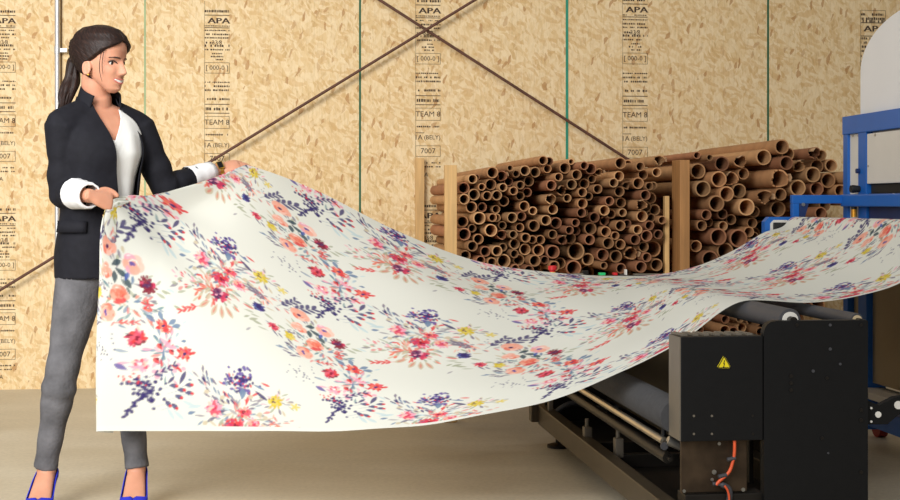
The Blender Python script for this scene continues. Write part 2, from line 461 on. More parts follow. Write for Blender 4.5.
right_t += [(810,154,7,1),(827,155,6,0),(821,166,7.3,0),(836,165,6.8,0),(799,166,7,1),(790,154,7,0),(811,175,8.3,0),(828,181,8,0),(793,188,8.5,0),(815,188,7.5,0),(836,190,6.5,0),(815,213,6.5,0),(830,205,6.5,0),(845,178,7,0),(848,199,7,0),(800,205,7,0),
            (720,329,5.6,0),(733,331.5,5.2,0),(704,331,5,0),(747,329,5,0),(761,332,5,0),(728,320,4.5,0),(742,319,4.5,0)]


def settle(circ, fixed_box, iters=220):
    """Push overlapping circles apart so that no two tubes share space."""
    P = np.array([[c[0], c[1]] for c in circ]); R = np.array([c[2] for c in circ]); n = len(P)
    for _ in range(iters):
        D = P[:, None] - P[None]; dist = np.sqrt((D ** 2).sum(-1)) + 1e-9
        ov = (R[:, None] + R[None]) * 1.02 - dist; np.fill_diagonal(ov, 0); ov = np.maximum(ov, 0)
        P = P + (D / dist[..., None] * ov[..., None] * .26).sum(1)
        P[:, 0] = np.clip(P[:, 0], fixed_box[0] + R, fixed_box[2] - R); P[:, 1] = np.minimum(P[:, 1], fixed_box[3] - R)
    D = P[:, None] - P[None]; dist = np.sqrt((D ** 2).sum(-1)); np.fill_diagonal(dist, 9e9)
    slack = (dist - R[None]).min(1)
    for _ in range(2):                      # shrink what still overlaps
        for k in range(n):
            m = (dist[k] - R).min(); R[k] = min(R[k], max(m * .97, R[k] * .35))
    return P, R


ORD = ['zeroth', 'first', 'second', 'third', 'fourth', 'fifth', 'sixth', 'seventh', 'eighth', 'ninth', 'tenth', 'eleventh', 'twelfth', 'thirteenth', 'fourteenth',
       'fifteenth', 'sixteenth', 'seventeenth', 'eighteenth', 'nineteenth', 'twentieth', 'twenty-first', 'twenty-second', 'twenty-third', 'twenty-fourth', 'twenty-fifth']


def tube_mesh(r, length, wall_t, torn, rr, seg=22):
    bm = BM(); ph = rr.uniform(0, 6)
    def jag(t):
        if torn != 1: return rr.uniform(-.0015, .0015)
        return .018 * math.sin(t * 2 + ph) + rr.uniform(-.014, .014)
    j = [jag(2 * PI * k / seg) for k in range(seg)]
    def ring(rad, z, jj=None, sq=0): return [Vector(((rad + sq * math.cos(2 * a + ph)) * math.cos(a), (rad - sq * math.cos(2 * a + ph)) * math.sin(a), z + (jj[k] if jj else 0))) for k, a in enumerate(2 * PI * q / seg for q in range(seg))]
    sq = r * (.06 if torn == 1 else .015)
    lo = [ring(r, length, None), ring(r, .05, None), ring(r, 0, j, sq), ring(r - wall_t, 0, j, sq), ring(r - wall_t, .05), ring(r - wall_t, length)]
    vs = loft(bm, lo, cap=False)
    n = seg
    for k in range(n): bm.faces.new((vs[-1][k], vs[-1][(k + 1) % n], vs[0][(k + 1) % n], vs[0][k]))
    return bm


def build_stack(circ, bounds, y0, rack_name, rack_words, group, fill_top, kmax, tier):
    """bounds: region in photo rows/columns of the front plane; everything is turned into metres on that plane."""
    x0, zt = RF.py(bounds[0], bounds[1], y0); x1, zb = RF.py(bounds[2], bounds[3], y0)
    mm = 6.64 / FPX
    cs = []
    for (px, py, r, torn) in circ:
        x, z = RF.py(px, py, y0); cs.append((x, -z, r * mm * (.90 if torn == 1 else .985), torn))
    P, R = settle(cs, (x0, -zt, x1, -zb))
    rr = random.Random(5 + kmax)
    tubes = [(P[k][0], -P[k][1], R[k], cs[k][3], rr.uniform(-.09, .08)) for k in range(len(cs))]
    # smaller tubes pushed further in fill the gaps and the rows below the fabric's edge
    cand = [(rr.uniform(x0, x1), rr.uniform(zb, zt)) for _ in range(14000)]
    top = lambda x: np.interp(x, [RF.py(a, b, y0)[0] for a, b in fill_top], [RF.py(a, b, y0)[1] for a, b in fill_top])
    for rmin, rmax in ((.034, .046), (.027, .034)):
        A = np.array([(t[0], t[1], t[2]) for t in tubes])
        for (x, z) in cand:
            if len(tubes) >= kmax: break
            d = (np.hypot(A[:, 0] - x, A[:, 1] - z) - A[:, 2]).min()
            m = min(d, x - x0, x1 - x, z - zb, top(x) - z)
            if m >= rmin:
                r = min(m * .985, rmax); tubes.append((x, z, r, 0, rr.uniform(.25, .6))); A = np.vstack([A, (x, z, r)])
    # tiers and places, counted in the finished stack, word each label
    zs = max(t[1] for t in tubes)
    tiers = {}
    for t in tubes: tiers.setdefault(int((zs - t[1]) / tier), []).append(t)
    for n_t, (key, row) in enumerate(sorted(tiers.items())):
        row.sort(key=lambda t: t[0])
        for n_p, (x, z, r, torn, dy) in enumerate(row):
            wl = max(.0035, r * .17); ya = y0 + dy; L = min(1.38 + rr.uniform(-.08, .06), wall_y_at(x) - ya - .13)
            mat = M['cardred'] if torn == 2 else rr.choice([M['card'], M['card'], M['cardred'], M['cardlite']])
            o = obj('cardboard_tube', tube_mesh(r, L, wl, torn, rr), mat, None, True)
            w = RF.world((x, ya, z)); o.matrix_world = Matrix.Translation(w) @ Matrix.Rotation(RA, 4, 'Z') @ Matrix.Rotation(-PI / 2, 4, 'X') @ Matrix.Scale(1, 4)
            size = 'wide' if r > .040 else ('narrow' if r < .024 else '')
            what = ('torn ' if torn == 1 else '') + (size + ' ' if size else '') + 'brown tube'
            tag(o, f'{what}, {ORD[n_p + 1]} along the {ORD[n_t + 1]} tier down of {rack_words}', 'tube', group)
            if torn == 1:
                bm = BM(); a = rr.uniform(3.4, 6); pts = []
                for q in range(5):
                    aa = a + q * .22; pts.append((r * math.cos(aa), r * math.sin(aa)))
                f0 = [bm.verts.new((p[0], p[1], .01)) for p in pts]
                f1 = [bm.verts.new((p[0] * 1.0, p[1] * 1.0, -.018 - .01 * rr.random())) for p in pts]
                f2 = [bm.verts.new((p[0] * .97, p[1] * .97, -.045 - .02 * rr.random())) for p in pts]
                for A_, B_ in ((f0, f1), (f1, f2)):
                    for q in range(4): bm.faces.new((A_[q], A_[q + 1], B_[q + 1], B_[q]))
                fo = obj('torn_paper', bm, M['paper'], o, True); sm = fo.modifiers.new('s', 'SOLIDIFY'); sm.thickness = .0012
    return (x0, x1, zb, zt)


def wall_y_at(x): return wall_y


lb = build_stack(left_t, (459, 150, 664, 303), 0.03, 'r', 'the pale pine rack', 'cardboard tubes in the rack beside the pale post',
                 [(459, 181), (485, 172), (520, 160), (560, 158), (590, 162), (664, 152)], 200, .048)
rb = build_stack(right_t, (690, 136, 866, 350), 0.05, 'r', 'the brown lumber rack', 'cardboard tubes in the rack beside the blue machine',
                 [(690, 160), (720, 156), (765, 148), (800, 150), (866, 158)], 98, .062)


def post(bm_list, name, x0, x1, y0, y1, z0, z1, mat, parent): obj(name, box(BM(), (x0, y0, z0), (x1, y1, z1), .003), mat, parent)


def rack(name, label, xl, xr, zshelf, lumber, postsL, postsR, ztop):
    root = empty(name, RF.world((xl, 0, 0)), RA); tag(root, label, 'rack', 'lumber racks for cardboard tubes')
    w = xr - xl
    for (x, y, wd, dp, zt, mk) in postsL + postsR:
        obj('post', box(BM(), (x - xl, y, 0), (x - xl + wd, y + dp, zt), .003), M[mk], root)
    obj('shelf_board', box(BM(), (-.0, .1, zshelf - .04), (w, 1.38, zshelf - .004), .003), M[lumber], root)
    for y in (.09, 1.30): obj('rail', box(BM(), (-.0, y, zshelf - .13), (w, y + .045, zshelf - .04), .003), M[lumber], root)
    return root


xa, _ = RF.py(445, 200, 0.0); xb_, _ = RF.py(457, 200, 0.0)
_, zt1 = RF.py(451, 165, 0); _, zt2 = RF.py(416, 158, 1.4)
xrr0, _ = RF.py(665, 200, .04); xrr1, _ = RF.py(669.5, 200, .04)
_, zt3 = RF.py(664, 196, .04)
rack('tube_rack', 'pine lumber rack whose pale post stands where the fabric sags', xa, xrr1, lb[2], 'lumber',
     [(xa, 0, xb_ - xa, .04, zt1, 'lumber'), (xa, 1.40, .052, .035, zt2, 'lumber')], [(xrr0, .04, xrr1 - xrr0, .035, zt3, 'lumber'), (xrr0, 1.38, .03, .035, zt3, 'lumber')], zt1)
xc, _ = RF.py(678, 200, .0); xd, _ = RF.py(689, 220, .0); _, zt4 = RF.py(682, 160, 0)
xe, _ = RF.py(869, 200, .1)
rack('tube_rack', 'brown lumber rack of wide tubes next to the blue machine', xc, xe + .05, rb[2], 'oldlumber',
     [(xc + .004, -.02, xd - xc - .006, .14, zt4, 'oldlumber'), (xc - .008, 1.2, xd - xc, .15, zt4, 'oldlumber')], [(xe, .1, .05, .09, zt4, 'oldlumber'), (xe, 1.25, .05, .09, zt4, 'oldlumber')], zt4)

# ------------------------------------------------------------------ dark winding machine in front
o_ = at(764, 400, 3.98); MF = Frame((o_.x, o_.y), MA)
mach = empty('fabric_winding_machine', (MF.o.x, MF.o.y, 0), MA)
tag(mach, 'black and bronze roller machine on the floor under the fabric', 'machine')
Lm = lambda px, py, Y: MF.loc(at(px, py, Y))
W, ztop = MF.py(868, 320, 0)


def bolt(parent, x, y, z, r, axis='y', mat='steel', depth=.004, name='bolt'):
    bm = BM()
    if axis == 'y': tube(bm, [(x, y, z), (x, y - depth, z)], r, 10)
    elif axis == 'x': tube(bm, [(x, y, z), (x - depth, y, z)], r, 10)
    else: tube(bm, [(x, y, z), (x, y, z + depth)], r, 10)
    return obj(name, bm, M[mat], parent, True)


def rounded_top(x0, x1, z0, z1, r):
    return [(x0, z0), (x1, z0), (x1, z1 - .004), (x1 - .004, z1)] + [(x0 + r - r * math.sin(a), z1 - r + r * math.cos(a)) for a in (k * PI / 12 for k in range(7))]


sp = obj('side_plate', prism(BM(), rounded_top(0, W, .05, ztop, .035), 1, 0, .03), M['black'], mach)
for (px, py, mk, r) in ((797, 325, 'rubber', .006), (830, 325, 'steel', .0055), (861, 325, 'rubber', .006), (830, 349, 'steel', .006), (840, 364, 'steel', .005), (813, 371, 'steel', .006), (827, 378, 'rubber', .006),
                        (791, 376, 'rubber', .007), (791, 383, 'rubber', .007), (791, 390, 'rubber', .007), (861, 410, 'rubber', .007), (861, 420, 'rubber', .007), (822, 438, 'rubber', .006), (828, 453, 'steel', .004), (861, 472, 'rubber', .007)):
    x, z = MF.py(px, py, 0); bolt(sp, x, 0.001, z, r * .8, mat='darkm' if mk == 'rubber' else 'rubber')
obj('foot', box(BM(), (.02, -.02, 0), (W - .02, .06, .05), .006), M['darkm'], mach)
# electrical box
bx0, bzt = MF.py(681, 337, 0); _, bzb = MF.py(681, 442, 0)
cb = obj('control_box', box(BM(), (bx0, 0.002, bzb), (-.002, .115, bzt), .003), M['black'], mach)
obj('lit_side_face', box(BM(), (bx0 - .003, .004, bzb + .002), (bx0 + .001, .115, bzt - .002)), M['boxside'], cb)  # bronze side face, painted lighter for the light from the left
bm = BM()
for k in range(7):
    xs = bx0 + .012 + k * .033
    prism(bm, [(xs, .03), (xs + .016, .03), (xs + .004, .105), (xs - .012, .105)], 2, bzt - .001, bzt + .006)
obj('vent_grille', bm, M['boxside'], cb)
for px, py in ((694, 416), (712, 416), (753, 416), (694, 434), (712, 434), (753, 434)):
    x, z = MF.py(px, py, 0); bolt(cb, x, .004, z, .0035, mat='boxside' if px < 740 else 'darkm')
cxs, cz = MF.py(724, 362.5, 0)


def tri(bm, x, z, s, y0, y1, r=.004):
    pts = []
    for k in range(3):
        a = PI / 2 + k * 2 * PI / 3
        c = Vector((x + (s - 2 * r) * math.cos(a), z + (s - 2 * r) * math.sin(a)))
        for q in range(5):
            b = a - PI / 3 + q * PI / 6; pts.append((c.x + r * math.cos(b), c.y + r * math.sin(b)))
    prism(bm, pts, 1, y0, y1)
    return bm


ws = obj('warning_sign', tri(BM(), cxs, cz - .004, .026, .0025, -.0005), M['yellow'], cb)
bm = BM()
s = .0222
P3 = [(cxs + s * math.cos(PI / 2 + k * 2 * PI / 3), cz - .004 + s * math.sin(PI / 2 + k * 2 * PI / 3)) for k in range(3)]
for k in range(3):
    a, b_ = Vector(P3[k]), Vector(P3[(k + 1) % 3]); n = Vector((-(b_ - a).y, (b_ - a).x)).normalized() * .0012
    bm.faces.new([bm.verts.new((p.x, -.0012, p.y)) for p in (a - n, b_ - n, b_ + n, a + n)])
L_ = [(.001, .013), (-.0035, -.001), (-.0003, -.0005), (-.0022, -.009), (-.0042, -.007), (-.0022, -.0135), (.0018, -.0085), (-.0004, -.0088), (.0035, .002), (.0006, .0018), (.0032, .013)]
bm.faces.new([bm.verts.new((cxs + p[0] * .85, -.0012, cz - .004 + p[1] * .85)) for p in L_])
obj('lightning_symbol', bm, M['sign'], ws)
# burnt steel plate and orange cable below the box
px0, pz0 = MF.py(681, 493, .03); px1, _ = MF.py(747, 493, .03)
mp_ = obj('mounting_plate', box(BM(), (px0, .03, pz0), (px1, .042, bzb + .002), .002), M['brown'], mach)
for px, py, r in ((714, 472, .007), (712, 479.5, .005), (684, 491, .005), (743, 489.5, .006), (719, 443.5, .005)):
    x, z = MF.py(px, py, .03); bolt(mp_, x, .031, z, r)
obj('mount_bracket', box(BM(), (px0 + .01, .02, .03), (px1 + .05, .10, pz0 - .004), .003), M['darkm'], mach)
obj('mount_foot', box(BM(), (px0 + .02, .02, 0), (px1 + .03, .12, .03), .003), M['darkm'], mach)
pts = [MF.py(px, py, .012) for px, py in ((734.5, 438), (734.5, 452), (733, 461), (729, 472), (719.5, 481), (716, 485))]
cab = obj('power_cable', tube(BM(), smooth_path([(p[0], .012, p[1]) for p in pts]), .0048, 10), M['orange'], mach, 'all')
for px, py in ((731.8, 459), (723, 476)):
    x, z = MF.py(px, py, .012); obj('cable_clip', tube(BM(), [(x - .014, .012, z - .002), (x + .011, .012, z + .003)], .0062, 8), M['rubber'], cab, True)
bm = BM()
pts = [MF.py(px, py, .012) for px, py in ((713, 484), (722, 485), (729, 489), (730, 497), (728, 505))]
tube(bm, smooth_path([(p[0], .015, p[1]) for p in pts]), [.006] * 8 + [.009] * 8 + [.009] * 17, 10)
obj('cable_sleeve', bm, M['rubber'], cab, 'all')
bm = BM()
pts = [MF.py(px, py, .0) for px, py in ((725, 486), (728, 491), (729.5, 498), (728.5, 506))]
tube(bm, smooth_path([(p[0], .003, p[1]) for p in pts]), .0035, 8)
obj('wire', bm, M['orange'], cab, 'all')
# base frame
fa = Lm(538, 405, 6.0); xbm = fa.x; yfar = fa.y
zbt, zbb = CAMH - 200 * 6.0 / FPX, CAMH - 219 * 6.0 / FPX
obj('base_beam', box(BM(), (xbm, -.2, zbb), (xbm + .05, yfar, zbt), .004), M['beam'], mach)
obj('end_beam', box(BM(), (xbm - .03, yfar, zbb + .008), (W, yfar + .06, zbt), .004), M['beam'], mach)
obj('base_beam', box(BM(), (W - .08, .03, zbb), (W, yfar, zbt), .004), M['beam'], mach)
obj('drip_pan', box(BM(), (xbm + .05, .05, zbb), (W - .08, yfar, zbb + .012)), M['darkm'], mach)
ft = Lm(558, 444, 5.95)
for (x, y) in ((ft.x, ft.y), (W - .05, ft.y), (xbm + .03, -.1)):
    bm = BM(); tube(bm, [(x, y, 0), (x, y, .012), (x, y, .02)], [.048, .048, .02], 20); tube(bm, [(x, y, .015), (x, y, zbb + .01)], .011, 12)
    obj('levelling_foot', bm, M['darkm'], mach, True)
# far side plate
obj('side_plate', prism(BM(), rounded_top(bx0, W, .08, ztop - .02, .035), 1, yfar - .01, yfar + .02), M['darkm'], mach)


def roller(name, px, py, y, r, mat, yend, core=None, ring=None):
    x, z = MF.py(px, py, y)
    ro = obj(name, tube(BM(), [(x, y, z), (x, y + .004, z), (x, yend, z)], [r * .96, r, r], 28), M[mat], mach, True)
    if core: obj('core_ring', tube(BM(), [(x, y - .004, z), (x, y + .01, z)], r * .72, 24), M[core], ro, True)
    obj('axle', tube(BM(), [(x, y - .03, z), (x, y + .02, z)], r * .35, 12), M['darkm'], ro, True)
    return ro, x, z


r1, r1x, r1z = roller('guide_roller', 790, 320, .045, .034, 'rubber', yfar - .01, 'whiteplastic')
r2, r2x, r2z = roller('guide_roller', 857, 320, .045, .02, 'rubber', yfar - .01, 'core')
gr, grx, grz = roller('felt_roller', 677, 417, .125, .052, 'felt', yfar - .01)
_, _, _ = roller('chrome_rod', 664, 441, .14, .0115, 'chrome', yfar - .01)
_, _, _ = roller('lower_pipe', 668, 458, .14, .017, 'darkm', yfar - .01)
bm = BM(); xx, zz = MF.py(669, 400, .17); xq, zq = MF.py(663, 440, .17); xw, zw = MF.py(665, 418, .17)
tube(bm, smooth_path([(xx, .17, zz), (xw, .17, zw), (xq, .17, zq)]), .008, 8); obj('lever_arm', bm, M['black'], mach, 'all')
bm = BM(); xk, zk = MF.py(673, 443, .12); tube(bm, [(xk - .02, .11, zk + .01), (xk + .02, .11, zk - .008)], .014, 12); obj('rod_clamp', bm, M['steel'], mach, True)
x, z = MF.py(664, 446, .11); bolt(mach, x, .11, z, .012, mat='rubber', name='clamp_knob')
# cross rails low in the frame with clamps
for (px, py, Y) in ((587, 437, 5.2), (618, 438, 4.95)):
    q = Lm(px, py, Y)
    cr = obj('cross_rail', box(BM(), (xbm + .05, q.y - .02, zbb + .012), (W - .08, q.y + .02, zbb + .06), .003), M['darkm'], mach)
    bm = BM(); box(bm, (q.x - .015, q.y - .025, zbb + .05), (q.x + .015, q.y + .015, zbb + .12), .004); tube(bm, [(q.x, q.y, zbb + .11), (q.x, q.y, zbb + .15)], .008, 10)
    obj('clamp', bm, M['boxside'], cr, True)
q = Lm(548, 412, 5.85)
bm = BM(); tube(bm, smooth_path([(q.x + .01, q.y, zbt - .03), (q.x + .1, q.y - .02, zbt + .03), (q.x + .25, q.y, zbt), (q.x + .4, q.y - .03, zbt + .03), (W - .1, q.y, zbt)]), .012, 8)
obj('air_hose', bm, M['rubber'], mach, 'all')
obj('hose_stand', box(BM(), (q.x, q.y - .015, zbt - .02), (q.x + .02, q.y + .015, zbt + .06), .003), M['boxside'], mach)
bm = BM(); q = Lm(664, 484, 4.1)
box(bm, (xbm + .052, -.12, zbt - .03), (xbm + .10, .10, zbt + .005), .003)
for k in range(6): box(bm, (xbm + .056, -.11 + k * .033, zbt + .003), (xbm + .096, -.095 + k * .033, zbt + .012), .002)
obj('adjuster_block', bm, M['steel'], mach)
# inner black bulk: tension bar and rear cover
obj('back_sheet', box(BM(), (r1x - .10, .12, .22), (r1x - .085, yfar - .01, .63), .003), M['darkm'], mach)
obj('rear_cover', box(BM(), (W - .03, .05, zbt), (W - .01, yfar, .50), .003), M['darkm'], mach)
# link arm at the right of the plate, with pale pins
pa = [MF.py(*p, .03) for p in ((866, 400), (878, 405), (893, 397), (905, 395), (908, 410), (896, 415), (886, 424), (866, 424))]
la = obj('link_arm', prism(BM(), pa, 1, .02, .045), M['black'], mach)
for px, py, r in ((878, 414.5, .0095), (898, 405, .0125), (871, 408, .0035), (871, 421.5, .0035)):
    x, z = MF.py(px, py, .02); bolt(la, x, .021, z, r, mat='whiteplastic', name='pin')
# far control rail with stop button and lamps
ycp = yfar + .03
p0 = MF.py(530, 276, ycp); p1 = MF.py(664, 276, ycp)
cr = obj('control_rail', box(BM(), (p0[0], ycp, p0[1] - .10), (p1[0], ycp + .05, p0[1]), .004), M['darkm'], mach)
obj('rail_bracket', box(BM(), (bx0, ycp - .012, .45), (bx0 + .06, ycp, p0[1] - .05)), M['darkm'], mach)
x, z = MF.py(552.5, 273, ycp + .025); _, z2 = MF.py(552, 266, ycp + .025)
eb = obj('button_base', tube(BM(), [(x, ycp + .025, p0[1]), (x, ycp + .025, p0[1] + .016)], .013, 16), M['yellow'], cr, True)
obj('stop_button', tube(BM(), [(x, ycp + .025, p0[1] + .016), (x, ycp + .025, p0[1] + .024), (x, ycp + .025, p0[1] + .026), (x, ycp + .025, p0[1] + .042), (x, ycp + .025, p0[1] + .045)], [.013, .014, .02, .02, .014], 18), M['red'], eb, True)
for px0_, px1_, h, mk in ((560, 573, .008, 'boxside'), (574, 584, .010, 'boxside'), (582, 588, .022, 'darkm'), (599, 605, .012, 'green'), (613, 617, .012, 'red'), (625, 626.5, .026, 'whiteplastic'), (634, 660, .006, 'boxside')):
    xa_, _ = MF.py(px0_, 270, ycp + .02); xb2, _ = MF.py(px1_, 270, ycp + .02)
    nm = {'green': 'lamp', 'red': 'lamp', 'whiteplastic': 'stud'}.get(mk, 'terminal_box')
    obj(nm, box(BM(), (xa_, ycp + .008, p0[1]), (xb2, ycp + .04, p0[1] + h), .002), M[mk], cr)

# ------------------------------------------------------------------ blue heat press behind, on the right
o_ = at(843, 300, 6.05); PF = Frame((o_.x, o_.y), MA)
press = empty('fabric_heat_press', (PF.o.x, PF.o.y, 0), MA)
tag(press, 'tall blue and light grey press that takes in the fabric', 'machine')
yz = lambda px, py, x=0: PF.px(px, py, x)
_, ptop = yz(843, 117)
YN = -1.75        # near end of the press along its own y
XD = 1.1
zlow = .34


def ybox(name, px0, px1, z0, z1, x0, x1, mat, parent, bev=.003, y0=None, y1=None):
    ya = yz(px0, 200)[0] if y0 is None else y0; yb = yz(px1, 200)[0] if y1 is None else y1
    return obj(name, box(BM(), (x0, min(ya, yb), z0), (x1, max(ya, yb), z1), bev), M[mat], parent)


zslot_t = yz(890, 183)[1]; zslot_b = yz(890, 193)[1]; zpan_t = yz(890, 131)[1]; zrec = yz(880, 216)[1]
_, zpt = yz(850, 134)
body = ybox('press_body', 0, 0, .80, ptop - .02, .03, XD, 'panel', press, y0=YN, y1=-.02)
ybox('wall_shade_block', 0, 0, .30, .80, .03, XD, 'wallshade', press, y0=YN, y1=-.02)  # stands in for the wall in shadow below the press, shade painted brown
ybox('post', 843, 847.5, .1, ptop, 0, .09, 'blue', press)
ybox('post', 858, 866, .1, ptop, 0, .09, 'blue', press)
ybox('top_rail', 0, 0, zpan_t + .008, ptop, -.004, .12, 'blue', press, y0=YN, y1=0)
ybox('post', 0, 0, .1, ptop, 0, .09, 'blue', press, y0=YN, y1=YN + .09)
pn = ybox('narrow_panel', 847, 858.5, .75, zpt, .012, .03, 'panel', press)
pw = ybox('wide_panel', 0, 0, zslot_t, zpan_t, .002, .03, 'panel', press, y0=YN + .09, y1=yz(866.5, 200)[0])
ybox('intake_slot', 0, 0, zslot_b, zslot_t, .02, .034, 'sign', press, y0=YN + .09, y1=yz(866.5, 200)[0])
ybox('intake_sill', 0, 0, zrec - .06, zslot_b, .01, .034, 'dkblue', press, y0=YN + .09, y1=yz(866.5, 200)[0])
for px, py, r, par in ((850.5, 136, .005, pn), (856, 136, .005, pn), (875, 135, .006, pw), (868, 166, .004, pw)):
    y, z = yz(px, py); bolt(par, .013 if par is pn else .003, y, z, r, 'x')
y, z = yz(859.5, 189); obj('clamp_knob', tube(BM(), [(.0, y, z), (-.03, y, z), (-.04, y, z)], [.014, .018, .016], 14), M['sign'], press, True)
y, z = yz(859.5, 171); bolt(press, 0, y, z, .011, 'x', 'dkblue', .015)
ybox('base_rail', 0, 0, .12, .2, 0, .1, 'blue', press, y0=YN, y1=0)
ybox('ledge', 0, 0, .25, .28, -.05, .08, 'panel', press, y0=YN, y1=-.02)
qf = PF.loc(at(880, 424, 6.22))
obj('base_foot', box(BM(), (qf.x - .03, -.05, .118), (max(.12, qf.x + .04), qf.y + .03, .18), .004), M['dkblue'], press)
for (x, y) in ((qf.x, qf.y), (.05, YN + .1), (XD - .05, -.05), (XD - .05, YN + .1)):
    bm = BM(); tube(bm, [(x - .02, y, .05), (x + .02, y, .05)], .05, 22)
    w_ = obj('caster_wheel', bm, M['wheelred'], press, True)
    bm = BM(); box(bm, (x - .03, y - .02, .05), (x - .022, y + .02, .125), .002); box(bm, (x + .022, y - .02, .05), (x + .03, y + .02, .125), .002); box(bm, (x - .03, y - .025, .11), (x + .03, y + .025, .125), .002)
    obj('caster_fork', bm, M['darkm'], w_)
ybox('base_rail', 0, 0, .12, .2, XD - .1, XD, 'blue', press, y0=YN, y1=0)
ybox('post', 0, 0, .12, ptop - .03, XD - .09, XD, 'blue', press, y0=-.09, y1=0)
ybox('post', 0, 0, .12, ptop - .03, XD - .09, XD, 'blue', press, y0=YN, y1=YN + .09)
# rounded white hood standing on the press
hx = .03
yh0, _ = yz(860.5, 112, hx); _, zh1 = yz(860.5, 72, hx)
yc, ztp = yz(918, 2, hx)
ry = yh0 - yc; rz_ = ztp - zh1
prof = [(yh0, ptop)] + [(yc + ry * math.cos(a), zh1 + rz_ * math.sin(a)) for a in (k * PI / 32 for k in range(17))]
yn2 = YN + .1
prof += [(yn2 + ry - ry * math.cos(a) if False else yn2 + ry * (1 - math.cos(a)), zh1 + rz_ * math.sin(a)) for a in (PI / 2 - k * PI / 32 for k in range(17))] + [(yn2, ptop)]
hood = obj('hood', prism(BM(), prof, 0, hx, XD - .05), M['hood'], press, True)
# guard bars round the feed roller
g0x, g0z = PF.py(790, 195, -.06); g1x, g1zb = PF.py(845, 203.5, -.06); _, gzl = PF.py(790, 250, -.06)
obj('guard_bar', box(BM(), (g0x, -.09, g1zb), (g1x - .01, -.06, g0z), .003), M['blue'], press)
obj('guard_leg', box(BM(), (g0x, -.092, gzl), (g0x + .03, -.062, g1zb), .003), M['blue'], press)
x2, z2t = PF.py(842, 194.5, -.09); _, z2b = PF.py(842, 206.5, -.09)
gb = obj('guard_bar', box(BM(), (x2, YN + .05, z2b), (x2 + .04, -.07, z2t), .006), M['blue'], press)
y_, z_ = PF.px(894, 194.5, x2 + .02); bolt(gb, x2 + .02, y_, z2t - .002, .006, 'z')
xk, zk = PF.py(850.5, 213, -.15)
obj('brass_stop', tube(BM(), [(x2 + .02, -.17, z2b), (x2 + .02, -.17, z2b - .012)], .012, 12), M['sign'], gb, True)
obj('brass_sleeve', tube(BM(), [(x2 + .02, -.17, z2b - .012), (x2 + .02, -.17, z2b - .045)], .0125, 14), M['brass'], gb, True)
bolt(press, g0x + .048, -.09, PF.py(799, 204.5, -.09)[1], .008, mat='steel')
obj('guard_gusset', prism(BM(), [(g0x + .03, g1zb - .0), (g0x + .075, g1zb), (g0x + .03, gzl + .05)], 1, -.088, -.066), M['dkblue'], press)
obj('guard_strut', box(BM(), (x2 + .03, -.9, z2b + .005), (.02, -.86, z2t - .005), .002), M['blue'], press)
# feed roller and its bracket
TR = .05
frx, frz = PF.py(797, 229, -.13)
fr_ = obj('feed_roller', tube(BM(), [(frx, -.14, frz), (frx, YN + .05, frz)], TR, 32), M['core'], press, True)
obj('roller_end', tube(BM(), [(frx, -.10, frz), (frx, -.14, frz)], .03, 20), M['rubber'], fr_, True)
b0x, b0z = PF.py(764, 217, -.09); b1x, b1z = PF.py(786, 260, -.09)
br = obj('roller_bracket', prism(BM(), [(b0x, b1z), (b1x + .25, b1z), (b1x + .25, frz - .06), (b1x + .03, frz - .05), (b1x + .03, b0z), (b0x + .02, b0z), (b0x, b0z - .02)], 1, -.10, -.06), M['blue'], press)
c0 = PF.py(770, 220, -.1); c1 = PF.py(787, 245, -.1)
obj('bearing_plate', prism(BM(), [(c0[0], c1[1]), (c1[0], c1[1]), (c1[0], c0[1]), (c0[0] + .015, c0[1]), (c0[0], c0[1] - .015)], 1, -.106, -.098), M['panel'], br)
c2 = PF.py(773, 222.5, -.106); c3 = PF.py(786, 240, -.106)
obj('bearing_block', box(BM(), (c2[0], -.116, c3[1]), (c3[0], -.104, c2[1]), .003), M['sign'], br)
x, z = PF.py(777, 231, -.116); bolt(br, x, -.115, z, .007)
obj('roller_support', box(BM(), (frx, -.10, frz - .12), (.02, -.06, frz - .06), .004), M['blue'], press)
obj('roller_support', box(BM(), (frx - .03, YN + .0, frz - .12), (.02, YN + .04, frz + .03), .004), M['blue'], press)

